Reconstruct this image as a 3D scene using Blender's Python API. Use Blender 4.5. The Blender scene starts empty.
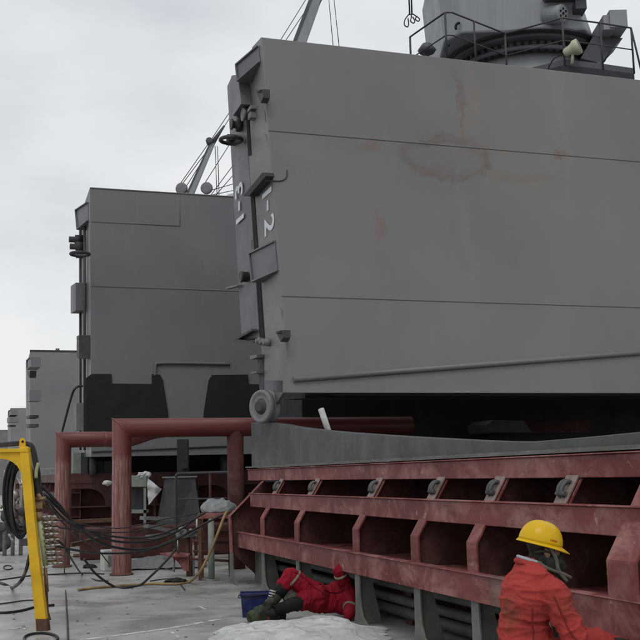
import bpy, bmesh, math, random
from mathutils import Vector, Matrix, noise
R = random.Random(7)
SC = bpy.context.scene
COL = SC.collection
rad = math.radians
Z = Vector((0, 0, 1))

# ------------------------------------------------------------------ camera
F = 1053.0                       # focal length in photo pixels (640 wide)
PITCH = math.atan(154 / F)
ROLL = math.atan(0.025)
CAM = Vector((0, 0, 1.6))
fw = Vector((0, math.cos(PITCH), math.sin(PITCH)))
r0 = Vector((1, 0, 0)); u0 = Vector((0, -math.sin(PITCH), math.cos(PITCH)))
rt = r0 * math.cos(ROLL) - u0 * math.sin(ROLL)
up = u0 * math.cos(ROLL) + r0 * math.sin(ROLL)

def ray(px, py):
    return fw + rt * ((px - 320) / F) - up * ((py - 320) / F)
def at(px, py, y):               # point on the pixel's ray at depth Y
    d = ray(px, py); return CAM + d * (y / d.y)
def ground(px, py, w=0.0):
    d = ray(px, py); return CAM + d * ((w - CAM.z) / d.z)
def onplane(px, py, p0, n):
    d = ray(px, py); return CAM + d * ((p0 - CAM).dot(n) / d.dot(n))
def proj(p):
    q = p - CAM; z = q.dot(fw)
    return 320 + F * q.dot(rt) / z, 320 - F * q.dot(up) / z

cd = bpy.data.cameras.new('camera'); co = bpy.data.objects.new('camera', cd); COL.objects.link(co)
cd.sensor_width = 36; cd.lens = 36 * F / 640; cd.clip_end = 6000; cd.clip_start = 0.05
M3 = Matrix((rt, up, -fw)).transposed()
co.matrix_world = Matrix.Translation(CAM) @ M3.to_4x4()
SC.camera = co

# ship axes: U runs along the hatch side towards the viewer, V runs inboard
d = ray(-40, 483); A = Vector((d.x, d.y, 0)).normalized()
U = -A
V = Vector((A.y, -A.x, 0))
O = ground(237, 581.5)
def C(u, v, w): return O + U * u + V * (v + 0.35) + Z * w
def u_at(px, v, w):
    lo, hi = -30.0, 13.5
    for _ in range(60):
        m = (lo + hi) / 2
        if proj(C(m, v, w))[0] < px: lo = m
        else: hi = m
    return lo

# ------------------------------------------------------------------ mesh builder
class MB:
    def __init__(s): s.v = []; s.f = []; s.sm = []
    def add(s, vs, fs, smooth=False):
        b = len(s.v); s.v += [Vector(p) for p in vs]
        for f in fs: s.f.append([b + i for i in f]); s.sm.append(smooth)
        return s
    def prism(s, poly, vec):
        n = len(poly); vec = Vector(vec)
        vs = [Vector(p) for p in poly] + [Vector(p) + vec for p in poly]
        fs = [list(range(n))[::-1], list(range(n, 2 * n))]
        for i in range(n):
            j = (i + 1) % n; fs.append([i, j, n + j, n + i])
        return s.add(vs, fs)
    def box(s, c, ax, ay, az):
        c = Vector(c); ax, ay, az = Vector(ax), Vector(ay), Vector(az)
        return s.prism([c - ax - ay - az, c + ax - ay - az, c + ax + ay - az, c - ax + ay - az], az * 2)
    def span(s, p, a, b, c):      # box from a corner along three full edges
        p = Vector(p); a, b, c = Vector(a), Vector(b), Vector(c)
        return s.prism([p, p + a, p + a + b, p + b], c)
    def tube(s, pts, r, n=10, closed=False, caps=True):
        pts = [Vector(p) for p in pts]; m = len(pts)
        rs = r if isinstance(r, (list, tuple)) else [r] * m
        tg = []
        for i in range(m):
            if closed: t = pts[(i + 1) % m] - pts[i - 1]
            else: t = pts[min(i + 1, m - 1)] - pts[max(i - 1, 0)]
            tg.append(t.normalized() if t.length > 1e-9 else Vector((0, 0, 1)))
        a = tg[0].orthogonal().normalized()
        vs = []
        for i in range(m):
            a = (a - tg[i] * a.dot(tg[i]))
            a = a.normalized() if a.length > 1e-6 else tg[i].orthogonal().normalized()
            b = tg[i].cross(a)
            for k in range(n):
                th = 2 * math.pi * k / n
                vs.append(pts[i] + (a * math.cos(th) + b * math.sin(th)) * rs[i])
        fs = []
        for i in range(m if closed else m - 1):
            j = (i + 1) % m
            for k in range(n):
                l = (k + 1) % n
                fs.append([i * n + k, i * n + l, j * n + l, j * n + k])
        s.add(vs, fs, True)
        if caps and not closed:
            b = len(s.v) - m * n
            s.f.append([b + k for k in range(n)][::-1]); s.sm.append(False)
            s.f.append([b + (m - 1) * n + k for k in range(n)]); s.sm.append(False)
        return s
    def cyl(s, a, b, r, n=16): return s.tube([a, b], r, n)
    def lathe(s, c, axis, prof, n=24, smooth=True):   # prof: (radius, along axis)
        c = Vector(c); ax = Vector(axis).normalized(); a = ax.orthogonal().normalized(); b = ax.cross(a)
        vs = []; fs = []
        for (r, h) in prof:
            for k in range(n):
                th = 2 * math.pi * k / n
                vs.append(c + ax * h + (a * math.cos(th) + b * math.sin(th)) * r)
        for i in range(len(prof) - 1):
            for k in range(n):
                l = (k + 1) % n
                fs.append([i * n + k, i * n + l, (i + 1) * n + l, (i + 1) * n + k])
        s.add(vs, fs, smooth)
        b0 = len(s.v) - len(prof) * n
        s.f.append([b0 + k for k in range(n)][::-1]); s.sm.append(False)
        s.f.append([b0 + (len(prof) - 1) * n + k for k in range(n)]); s.sm.append(False)
        return s
    def blob(s, c, rx, ry, rz, seed=0, amp=0.12, freq=3.0, sub=3, ax=None, ay=None):
        bm = bmesh.new(); bmesh.ops.create_icosphere(bm, subdivisions=sub, radius=1)
        ax = Vector(ax).normalized() if ax is not None else Vector((1, 0, 0))
        ay = Vector(ay).normalized() if ay is not None else Vector((0, 1, 0))
        az = ax.cross(ay)
        vs = []
        for v in bm.verts:
            k = 1 + amp * noise.noise(v.co * freq + Vector((seed * 7.3, seed, 0)))
            q = v.co * k
            vs.append(Vector(c) + ax * q.x * rx + ay * q.y * ry + az * q.z * rz)
        fs = [[v.index for v in f.verts] for f in bm.faces]
        bm.free()
        return s.add(vs, fs, True)
    def build(s, name, mat, parent=None, bevel=0, sub=0, label=None):
        me = bpy.data.meshes.new(name)
        off = parent['_o'] if parent is not None and '_o' in parent else None
        off = Vector(off) if off is not None else Vector((0, 0, 0))
        me.from_pydata([tuple(p - off) for p in s.v], [], s.f)
        me.polygons.foreach_set('use_smooth', s.sm)
        bm = bmesh.new(); bm.from_mesh(me); bmesh.ops.recalc_face_normals(bm, faces=bm.faces); bm.to_mesh(me); bm.free()
        me.update(); me.materials.append(mat)
        o = bpy.data.objects.new(name, me); COL.objects.link(o)
        if parent is not None:
            o.parent = parent; o['_o'] = tuple(off)
        if bevel:
            b = o.modifiers.new('bevel', 'BEVEL'); b.width = bevel; b.segments = 2; b.limit_method = 'ANGLE'; b.angle_limit = rad(40)
        if sub:
            b = o.modifiers.new('sub', 'SUBSURF'); b.levels = sub; b.render_levels = sub
        if label: o['label'] = label
        return o

def thing(name, label, cat, loc, group=None):
    o = bpy.data.objects.new(name, None); COL.objects.link(o); o.empty_display_size = 0.2
    o.location = loc; o['_o'] = tuple(loc); o['label'] = label; o['category'] = cat
    if group: o['group'] = group
    return o
def single(mb, name, mat, label, cat, group=None, **k):
    o = mb.build(name, mat, None, **k); o['label'] = label; o['category'] = cat
    c = sum(mb.v, Vector()) / len(mb.v); c.z = min(p.z for p in mb.v)
    o.data.transform(Matrix.Translation(-c)); o.location = c
    if group: o['group'] = group
    return o
def structure(mb, name, mat, **k):
    o = mb.build(name, mat, None, **k); o['kind'] = 'structure'; return o
def spline(pts, n=8):
    pts = [Vector(p) for p in pts]; out = []
    P = [pts[0] * 2 - pts[1]] + pts + [pts[-1] * 2 - pts[-2]]
    for i in range(1, len(P) - 2):
        a, b, c, e = P[i - 1], P[i], P[i + 1], P[i + 2]
        for k in range(n):
            t = k / n
            out.append(0.5 * ((2 * b) + (c - a) * t + (2 * a - 5 * b + 4 * c - e) * t * t + (3 * b - a - 3 * c + e) * t ** 3))
    out.append(pts[-1]); return out

# ------------------------------------------------------------------ materials
def srgb(r, g, b):
    f = lambda c: c / 12.92 if c <= 0.04045 else ((c + 0.055) / 1.055) ** 2.4
    return (f(r / 255), f(g / 255), f(b / 255))
class NT:
    def __init__(s, name):
        s.m = bpy.data.materials.new(name); s.m.use_nodes = True; s.t = s.m.node_tree
        s.b = s.t.nodes['Principled BSDF']; s.tc = s.n('ShaderNodeTexCoord')
    def n(s, typ, **k):
        o = s.t.nodes.new(typ)
        for a, v in k.items(): setattr(o, a, v)
        return o
    def l(s, a, b): s.t.links.new(a, b)
    def vec(s, scale=(1, 1, 1), rot=(0, 0, 0)):
        m = s.n('ShaderNodeMapping'); m.inputs['Scale'].default_value = scale; m.inputs['Rotation'].default_value = rot
        s.l(s.tc.outputs['Object'], m.inputs['Vector']); return m.outputs[0]
    def noise(s, scale, detail=6, rough=.6, vec=None, dist=0.0):
        o = s.n('ShaderNodeTexNoise'); o.inputs['Scale'].default_value = scale; o.inputs['Detail'].default_value = detail
        o.inputs['Roughness'].default_value = rough; o.inputs['Distortion'].default_value = dist
        s.l(vec if vec is not None else s.tc.outputs['Object'], o.inputs['Vector']); return o.outputs['Fac']
    def ramp(s, fac, stops):
        o = s.n('ShaderNodeValToRGB'); e = o.color_ramp.elements
        while len(e) < len(stops): e.new(.5)
        for k, (p, c) in enumerate(stops):
            e[k].position = p; e[k].color = (c, c, c, 1) if isinstance(c, (int, float)) else tuple(c) + (1,)
        s.l(fac, o.inputs['Fac']); return o.outputs['Color']
    def mix(s, fac, a, b, mode='MIX'):
        o = s.n('ShaderNodeMix', data_type='RGBA', blend_type=mode)
        for inp, x in ((o.inputs[0], fac), (o.inputs[6], a), (o.inputs[7], b)):
            if isinstance(x, (int, float)): inp.default_value = x
            elif isinstance(x, tuple): inp.default_value = x + (1,) if len(x) == 3 else x
            else: s.l(x, inp)
        return o.outputs[2]
    def math(s, op, a, b=0.0, clamp=False):
        o = s.n('ShaderNodeMath', operation=op); o.use_clamp = clamp
        for inp, x in ((o.inputs[0], a), (o.inputs[1], b)):
            if isinstance(x, (int, float)): inp.default_value = x
            else: s.l(x, inp)
        return o.outputs[0]
    def bump(s, h, strength=.3, dist=.02):
        o = s.n('ShaderNodeBump'); o.inputs['Strength'].default_value = strength; o.inputs['Distance'].default_value = dist
        s.l(h, o.inputs['Height']); s.l(o.outputs[0], s.b.inputs['Normal'])
    def col(s, c):
        if isinstance(c, tuple): s.b.inputs['Base Color'].default_value = c + (1,)
        else: s.l(c, s.b.inputs['Base Color'])
    def rough(s, r):
        if isinstance(r, (int, float)): s.b.inputs['Roughness'].default_value = r
        else: s.l(r, s.b.inputs['Roughness'])

def mul(c, k): return tuple(min(1, x * k) for x in c)
def paint(name, c, rough=.55, var=.25, scale=2.0, streak=0.0, dirt=None, dirt_amt=.5, chips=None, chip_th=.62, bump=.15, metallic=0, spec=None):
    t = NT(name)
    k = t.noise(scale, 5, .6)
    base = t.mix(t.ramp(k, [(.3, 0.0), (.72, 1.0)]), mul(c, 1 - var), mul(c, 1 + var))
    if streak:
        sv = t.noise(1.0, 5, .65, t.vec((6, 6, .35)))
        base = t.mix(t.ramp(sv, [(.45, 0.0), (.75, streak)]), base, mul(c, .45))
    if dirt:
        dn = t.noise(scale * 2.3, 8, .7, None, .4)
        base = t.mix(t.ramp(dn, [(.48, 0.0), (.7, dirt_amt)]), base, dirt)
    if chips:
        cn = t.noise(scale * 5, 9, .72, None, .6)
        base = t.mix(t.ramp(cn, [(chip_th, 0.0), (chip_th + .05, 1.0)]), base, chips)
    t.col(base)
    rn = t.noise(scale * 3, 4)
    t.rough(t.ramp(rn, [(.3, max(.05, rough - .12)), (.7, min(1, rough + .12))]))
    t.b.inputs['Metallic'].default_value = metallic
    t.b.inputs['Specular IOR Level'].default_value = .28 if spec is None else spec
    if bump:
        t.bump(t.noise(scale * 8, 6, .7), bump, .01)
    return t.m

def add_stains(t, base, stains):
    """rust patches with a place of their own: (centre, half-width along V, half-height, colour, strength, hollow)"""
    nz = t.n('ShaderNodeTexNoise'); nz.inputs['Scale'].default_value = 1.7; nz.inputs['Detail'].default_value = 9; nz.inputs['Roughness'].default_value = .65
    t.l(t.tc.outputs['Object'], nz.inputs['Vector'])
    sub = t.n('ShaderNodeVectorMath', operation='SUBTRACT'); sub.inputs[1].default_value = (.5, .5, .5)
    t.l(nz.outputs['Color'], sub.inputs[0])
    sc = t.n('ShaderNodeVectorMath', operation='SCALE'); sc.inputs['Scale'].default_value = .75
    t.l(sub.outputs[0], sc.inputs[0])
    ad = t.n('ShaderNodeVectorMath', operation='ADD'); t.l(t.tc.outputs['Object'], ad.inputs[0]); t.l(sc.outputs[0], ad.inputs[1])
    fine = t.noise(5, 6, .7)
    for (c, rv, rw, colr, amt, hollow) in stains:
        dv = t.n('ShaderNodeVectorMath', operation='SUBTRACT'); t.l(ad.outputs[0], dv.inputs[0]); dv.inputs[1].default_value = tuple(c)
        a = t.n('ShaderNodeVectorMath', operation='DOT_PRODUCT'); t.l(dv.outputs[0], a.inputs[0]); a.inputs[1].default_value = tuple(V / rv)
        b = t.n('ShaderNodeVectorMath', operation='DOT_PRODUCT'); t.l(dv.outputs[0], b.inputs[0]); b.inputs[1].default_value = (0, 0, 1 / rw)
        d2 = t.math('ADD', t.math('MULTIPLY', a.outputs['Value'], a.outputs['Value']), t.math('MULTIPLY', b.outputs['Value'], b.outputs['Value']))
        dd = t.math('SQRT', d2)
        stops = [(.3, amt), (.75, amt * .55), (1.0, 0.0)] if not hollow else [(.55, 0.0), (.64, amt * .35), (.8, amt), (.9, 0.0)]
        m = t.ramp(dd, stops)
        m = t.math('MULTIPLY', m, t.ramp(fine, [(.35, .45), (.6, 1.0)]))
        base = t.mix(m, base, colr)
    return base
GREY = (.158, .159, .162)
M = {}
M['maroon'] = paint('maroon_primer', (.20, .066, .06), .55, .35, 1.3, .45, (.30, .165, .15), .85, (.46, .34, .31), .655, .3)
M['maroon_dark'] = paint('maroon_dark_and_shaded', (.075, .026, .023), .8, .3, 1.5, .3, (.14, .085, .075), .7, (.2, .14, .125), .69, .2)  # darker copy of the primer; puts the shade of the bays into colour
M['coaming_grey'] = paint('scuffed_grey_steel', (.16, .165, .15), .6, .3, 3, .3, (.12, .08, .06), .5, (.33, .33, .3), .67, .2)
M['coaming_pad'] = paint('worn_pink_grey_pad', (.26, .2, .18), .6, .3, 4, 0, (.12, .07, .06), .6, (.36, .33, .3), .66, .2)
M['cleat'] = paint('dark_cleat_steel', (.085, .09, .088), .5, .3, 6)
M['pipe_dim'] = paint('grey_green_pipe', (.075, .085, .075), .6, .3, 4, .2, (.05, .045, .04), .5)
M['rail'] = paint('blue_grey_rail', (.086, .092, .095), .5, .3, .9, .35, (.12, .115, .10), .6, (.2, .2, .19), .70, .15)
t = NT('worn_maroon_primer')
b1 = t.noise(.7, 5, .6, None, .3); b2 = t.noise(2.2, 8, .7, None, .6); b3 = t.noise(9, 9, .75, None, .4); b4 = t.noise(1, 6, .7, t.vec((2.5, 2.5, 11)))
c_ = t.mix(t.ramp(b1, [(.35, 0.0), (.68, 1.0)]), (.125, .026, .024), (.21, .052, .047))
c_ = t.mix(t.ramp(b2, [(.45, 0.0), (.62, .85)]), c_, (.34, .165, .15))
c_ = t.mix(t.ramp(b4, [(.54, 0.0), (.7, .6)]), c_, (.07, .02, .018))
c_ = t.mix(t.ramp(b3, [(.6, 0.0), (.66, .8)]), c_, (.42, .29, .265))
c_ = t.mix(t.ramp(t.noise(5, 9, .75, None, 1.2), [(.66, 0.0), (.70, .9)]), c_, (.42, .34, .31))
c_ = t.mix(t.ramp(t.noise(1.1, 3, .5), [(.66, 0.0), (.70, .35)]), c_, (.10, .12, .09))
t.b.inputs['Specular IOR Level'].default_value = .3
t.col(c_); t.rough(t.ramp(b2, [(.3, .42), (.7, .7)])); t.bump(t.math('ADD', b3, t.math('MULTIPLY', b2, .7)), .3, .008)
M['maroon'] = t.m
M['fitting'] = paint('grey_fitting', (.2, .2, .21), .6, .2, 3, .2, (.11, .10, .095), .5, None, .6, .15)
M['fitting_dark'] = paint('dark_fitting', (.06, .06, .065), .6, .3, 3)
M['black'] = paint('black_paint', (.012, .012, .013), .65, .3, 2)
M['gap'] = paint('black_seal_and_gap', (.01, .01, .012), .8, .2, 2)
M['white_paint'] = paint('white_lettering', (.72, .73, .75), .7, .1, 4)
M['deckhouse'] = paint('dark_paint_and_shade', (.035, .035, .036), .7, .3, 1, .4)  # near black carries the shade under the tall cover; also dark painted parts
M['crane'] = paint('crane_grey', (.30, .31, .325), .5, .1, .6, .25)
M['crane_dark'] = paint('crane_dark_grey', (.09, .095, .105), .55, .2, 1)
M['wire'] = paint('wire_rope', (.12, .12, .125), .6, .2, 5)
M['yellow'] = paint('yellow_frame_paint', (.74, .45, .02), .45, .12, 2.5, .3, (.5, .24, .02), .5, (.1, .05, .025), .73, .15)
M['rubber'] = paint('black_rubber_hose', (.016, .016, .017), .5, .3, 6)
M['cable'] = paint('grey_black_cable', (.035, .034, .036), .55, .3, 6)
M['hose_yellow'] = paint('dirty_yellow_hose', (.33, .23, .11), .65, .3, 4, 0, (.10, .08, .06), .85)
M['pale_green'] = paint('pale_green_paint', (.40, .44, .25), .5, .2, 4, .3, (.2, .18, .1), .6)
M['cabinet'] = paint('grey_green_cabinet_paint', (.24, .27, .235), .6, .2, 3, .3, (.14, .13, .1), .5)
M['steel'] = paint('worn_steel', (.38, .36, .33), .4, .3, 6, 0, (.14, .09, .06), .7, None, .6, .2, .6)
M['brass'] = paint('grimy_brass', (.22, .15, .09), .5, .3, 6, 0, (.06, .045, .035), .8, None, .6, .2, .5)
M['rust'] = paint('rusty_steel', (.11, .055, .035), .8, .35, 4, .3, (.2, .12, .09), .5)
M['red_machine'] = paint('dull_red_paint', (.25, .05, .07), .55, .3, 3, .2, (.08, .05, .05), .6)
M['white_box'] = paint('off_white_box', (.5, .5, .48), .6, .15, 4, .3, (.25, .24, .22), .6)
M['blue'] = paint('navy_blue_plastic', (.012, .017, .085), .4, .25, 3, 0, (.07, .075, .1), .4)
M['pipe'] = None
M['sea'] = None
t = NT('scratched_red_pipe')     # primer above, vertically scratched below
geo = t.tc.outputs['Object']
sx = t.n('ShaderNodeSeparateXYZ'); t.l(geo, sx.inputs[0])
n1 = t.noise(2.0, 5)
base = t.mix(n1, (.11, .02, .017), (.155, .034, .029))
sv = t.noise(1, 6, .75, t.vec((34, 34, 1.6)))
sv2 = t.noise(1, 4, .7, t.vec((60, 60, 3.0)))
scr = t.ramp(t.math('ADD', t.math('MULTIPLY', sv, .6), t.math('MULTIPLY', sv2, .4)), [(.43, 0.0), (.57, 1.0)])
edge = t.math('ADD', sx.outputs['Z'], t.math('MULTIPLY', t.math('SUBTRACT', sv2, .5), .6))
low2 = t.math('SUBTRACT', 2.93, edge)
low = t.ramp(t.math('SUBTRACT', low2, 0.0, True), [(.93, 0.0), (.99, 1.0)])
scol = t.mix(t.noise(6, 4), (.34, .19, .17), (.20, .08, .072))
dk = t.ramp(t.noise(1, 5, .7, t.vec((25, 25, 1.1))), [(.5, 0.0), (.68, .6)])
body = t.mix(t.math('MULTIPLY', scr, low), base, scol)
body = t.mix(t.math('MULTIPLY', dk, low), body, (.10, .045, .04))
t.col(body); t.rough(t.ramp(n1, [(.3, .38), (.7, .55)])); t.bump(sv, .12, .006)
M['pipe'] = t.m

def cover_paint(name, c, stains=(), vs=.12, warm=(.178, .167, .153)):
    t = NT(name)
    big = t.noise(.35, 4, .5)
    base = t.mix(t.ramp(big, [(.35, 0.0), (.68, 1.0)]), mul(c, 1 - vs), mul(c, 1 + vs * .6))
    base = t.mix(t.ramp(t.noise(.55, 5, .6, None, .5), [(.45, 0.0), (.75, .55)]), base, warm)
    st = t.noise(1.0, 6, .6, t.vec((2.6, 2.6, .16)))
    base = t.mix(t.ramp(st, [(.5, 0.0), (.8, .35)]), base, mul(c, .72))
    st2 = t.noise(1.0, 6, .65, t.vec((5, 5, .3)))
    base = t.mix(t.ramp(st2, [(.55, 0.0), (.8, .4)]), base, mul(c, 1.3))
    gz = t.noise(.28, 3, .5, t.vec((1, 1, 1.3), (0, 0, .7)))
    base = t.mix(t.ramp(gz, [(.38, 0.0), (.62, .6)]), base, (c[0] * 1.12, c[1] * 1.09, c[2] * .98))
    gp = t.noise(.4, 4, .55, t.vec((1, 1, .8), (.4, 0, 2)))
    base = t.mix(t.ramp(gp, [(.52, 0.0), (.7, .45)]), base, (c[0] * .86, c[1] * .86, c[2] * .95))
    dr = t.noise(1.0, 9, .7, t.vec((9, 9, .5)), .3)
    base = t.mix(t.ramp(dr, [(.66, 0.0), (.73, .5)]), base, (.13, .105, .088))
    hz_ = t.noise(.22, 2, .4)
    base = t.mix(t.ramp(hz_, [(.35, 0.0), (.7, .5)]), base, mul(c, .8))
    sp = t.noise(9, 8, .75)
    base = t.mix(t.ramp(sp, [(.64, 0.0), (.72, .4)]), base, (.15, .125, .105))
    if stains: base = add_stains(t, base, stains)
    t.col(base)
    t.rough(t.ramp(t.noise(1.2, 4), [(.3, .38), (.7, .58)]))
    # slight buckling of the plate between its stiffeners
    bk = t.noise(.9, 2, .4); fn = t.noise(14, 5, .6)
    t.bump(t.math('ADD', t.math('MULTIPLY', bk, 1.0), t.math('MULTIPLY', fn, .03)), .25, .03)
    return t.m

# ------------------------------------------------------------------ hatch cover beside the near hatch
V0 = C(0, .22, 0)
def S(px, py, dv=0.0): return onplane(px, py, V0 + V * dv, V)
root_loc = S(275, 393)
cov = thing('hatch_cover', 'tallest grey folded hatch cover, marked 1-2 and 1-3 on its edge', 'hatch cover', root_loc, 'folded hatch covers along the deck')
nearP = V0
# plane of the near face
fa = S(261, 37); fb = S(290, 393); fn = (fb - fa).cross(V).normalized()
if fn.y > 0: fn = -fn
def FP(px, py, k=0.0): return onplane(px, py, fa + fn * k, fn)
def rel(px, py): return FP(px, py) - root_loc
ST = (.24, .165, .135)
stains = [(rel(379, 225), .17, .34, (.17, .10, .08), .75, False), (rel(370, 141), .16, .14, (.18, .12, .10), .65, False),
          (rel(386, 318), .22, .2, (.2, .15, .125), .35, False), (rel(457, 95), .045, .55, (.14, .10, .08), .75, False),
          (rel(472, 100), .22, 1.0, (.20, .165, .135), .7, False), (rel(463, 130), .1, .6, (.19, .14, .11), .6, False),
          (rel(446, 158), .98, .55, (.12, .083, .065), .75, True), (rel(440, 142), .55, .07, (.12, .078, .06), .8, False), (rel(430, 172), .5, .12, (.14, .10, .08), .6, False), (rel(520, 178), 1.3, .12, (.16, .125, .10), .55, False), (rel(462, 112), .05, .55, (.13, .09, .07), .7, False), (rel(452, 88), .05, .5, (.14, .09, .07), .8, False), (rel(365, 146), .3, .1, (.14, .10, .08), .7, False),
          (rel(505, 152), .9, .10, (.19, .145, .12), .5, False), (rel(557, 152), .1, .16, (.15, .095, .075), .8, False),
          (rel(556, 105), .14, 1.6, (.205, .185, .165), .6, False), (rel(465, 235), .13, 1.2, (.20, .193, .18), .4, False),
          (rel(534, 185), .3, .15, (.19, .145, .12), .5, False), (rel(300, 150), .5, .35, (.185, .18, .19), .4, False),
          (rel(600, 260), .7, .3, (.18, .165, .15), .4, False), (rel(330, 270), .8, .25, (.18, .17, .16), .4, False),
          (rel(430, 375), 1.2, .3, (.15, .143, .136), .5, False)]
M['cover'] = cover_paint('hatch_cover_grey', GREY, stains)
M['cover_plain'] = cover_paint('hatch_cover_grey_plain', (.150, .154, .162))
M['cover_end'] = cover_paint('hatch_cover_end_grey', (.122, .122, .134), (), .12, (.12, .118, .12))
L = 15.0
poly = [S(*p) for p in ((261, 37), (290, 393), (264.5, 393), (260.5, 340), (251.5, 200), (247.5, 140), (244.5, 78), (250, 62), (252, 47))]
MB().prism(poly, V * L).build('near_panel', M['cover'], cov, bevel=.012)
poly = [S(*p) for p in ((226, 86), (231, 75), (243, 74), (246, 140), (250, 200), (258.5, 338), (240.5, 340))]
MB().prism([p + V * .02 for p in poly], V * (L - .5)).build('far_panel', M['cover_end'], cov, bevel=.012)
poly = [S(*p) for p in ((240.5, 330), (258, 330), (261.5, 398), (243, 400))]
MB().prism([p + V * .75 for p in poly], V * (L - 1.4)).build('light_block_skirt', M['deckhouse'], cov)  # unseen skirt added to block light and darken the pipe below
# dark seal between the two panels, seen on the end
g = MB()
for seg in (((244, 80), (246.6, 81), (251, 155), (248.2, 156)), ((250.5, 196), (254, 196), (264.3, 338), (259.6, 338))):
    g.prism([S(x, y, -.012) for x, y in seg], V * .01)
g.build('joint_seal', M['gap'], cov)
# end plates (slightly different grey, with weathered patches)
def endbox(name, corners, dv, mat=None, par=None):
    return MB().prism([S(x, y, dv) for x, y in corners], V * (-dv - .002)).build(name, mat or M['cover_end'], par or cov, bevel=.006)
def wedge(Sf, corners, dv, e=.012, lip=.03):
    """a box fitting that stands out at its far end and dies into the end face at its near end, with raised flanges; corners TL TR BR BL"""
    (a, b, c, d_) = corners
    TL, BL = Sf(*a, -dv), Sf(*d_, -dv); TR, BR = Sf(*b, -e), Sf(*c, -e)
    iTL, iBL = TL + V * (dv - .003), BL + V * (dv - .003)
    m = MB()
    m.add([TL, TR, BR, BL, iTL, iBL, TR + V * (e - .003), BR + V * (e - .003)], [[0, 1, 2, 3], [0, 3, 5, 4], [0, 4, 6, 1], [3, 2, 7, 5], [1, 6, 7, 2], [4, 5, 7, 6]])
    n = (TR - TL).cross(BL - TL).normalized()
    if n.dot(V) > 0: n = -n
    cc = (TL + TR + BR + BL) / 4
    for p, q in ((TL, TR), (BL, BR), (TL, BL)):
        dn = (cc - (p + q) / 2).normalized() * .03
        m.prism([p + n * .001, q + n * .001, q + dn + n * .001, p + dn + n * .001], n * lip)
    return m
def channel(corners, dv, t=.045):
    """an open box fitting: back plate + flanges standing out from the end face; corners: TL TR BR BL"""
    p = [S(x, y, -dv) for x, y in corners]
    m = MB(); m.prism([q + V * .035 for q in p], V * (dv - .037))
    out = V * .05
    def flange(a, b, inner):
        dn = (inner - (a + b) / 2); dn = dn - V * dn.dot(V); dn = dn.normalized() * t
        m.prism([a, b, b + dn, a + dn], out)
    c = sum(p, Vector()) / 4
    flange(p[0], p[1], c); flange(p[3], p[2], c); flange(p[3] + Vector((0, 0, .05)), p[0] - Vector((0, 0, .05)), c)
    return m
wedge(S, ((236, 64.5), (258, 45.5), (260, 62.5), (237.8, 82)), .24).build('hinge_box', M['cover_end'], cov, bevel=.005)
wedge(S, ((249.5, 253), (274.5, 240.5), (277.5, 271.5), (252.5, 282.5)), .16).build('hinge_box', M['cover_end'], cov, bevel=.004)
# sloping hood over the painted numbers
h = MB()
a = [S(243, 196, -.15), S(262, 172.5, -.15), S(265, 172.5, -.15), S(265.8, 176, -.15), S(249, 196, -.15)]
h.prism(a, V * .148); h.build('hood', M['deckhouse'], cov, bevel=.006)
h = MB(); h.prism([S(231, 76, -.2), S(238, 76, -.2), S(241, 104, -.2), S(233, 116, -.2)], V * .2)
h.build('corner_box', M['cover_end'], cov, bevel=.008)
# triangular lugs with a hole, flat-topped (two), and guide knobs, rings
def lug(px, py, w=9, hh=12):
    m = MB()
    m.prism([S(px - w / 2, py - 1, -.12), S(px + w / 2, py - 2, -.12), S(px + w / 2, py + hh * .55, -.12), S(px + 1, py + hh, -.12), S(px - w * .3, py + hh * .35, -.12)], V * .118)
    m.tube([S(px - 2, py + .5, -.14), S(px + 1, py, -.14)], .022, 8)
    return m.build('lug', M['fitting_dark'], cov)
lug(259.5, 91, 7); lug(279.5, 332, 7, 10)
def ring(px, py, r):
    m = MB(); c = S(px, py, -.22)
    m.tube([c + (U * math.cos(k * math.pi / 8) + V * math.sin(k * math.pi / 8)) * r for k in range(16)], .035, 8, closed=True)
    m.box(S(px, py, -.06), U * .06, V * .08, Z * .09); m.tube([S(px, py - 2, -.02), c + Z * .05], .05, 8)
    return m.build('padeye', M['fitting_dark'], cov)
ring(231, 140, .19)
m = MB(); m.lathe(S(240.5, 125), -V, [(.13, 0), (.13, .07), (.07, .08), (.07, .14), (.1, .15), (.1, .18)], 14)
m.box(S(240, 122), U * .05, V * .06, Z * .12); m.build('guide_knob', M['fitting_dark'], cov)
m = MB(); m.lathe(S(250, 115), -V, [(.09, 0), (.09, .1), (.12, .1), (.12, .14)], 14); m.box(S(252, 109, -.05), U * .12, V * .05, Z * .03)
m.box(S(252, 116, -.05), U * .08, V * .05, Z * .05); m.build('hinge_pin', M['fitting'], cov)
m = MB(); m.lathe(S(248, 277), -V, [(.09, 0), (.09, .1), (.1, .1), (.1, .14)], 12); m.build('guide_knob', M['fitting_dark'], cov)
m = MB(); m.prism([S(229.5, 287.5), S(241.5, 284.5), S(241.5, 286.5), S(229.5, 289.5)], -V * .08); m.build('bracket', M['fitting'], cov, bevel=.004)
m = MB(); m.prism([S(239.5, 338.5), S(257, 329), S(258, 331), S(243, 339.5)], -V * .1); m.prism([S(239, 339), S(259, 341.5), S(259, 343), S(239, 341)], -V * .1)
m.build('bottom_bracket', M['fitting_dark'], cov, bevel=.004)
m = MB()
for q in ((262, 341), (266, 342), (270, 342.5)):
    m = MB(); m.lathe(S(*q), -V, [(.06, 0), (.06, .07), (.035, .08), (.035, .11)], 12); m.build('hinge_pin', M['fitting'], cov)
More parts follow.
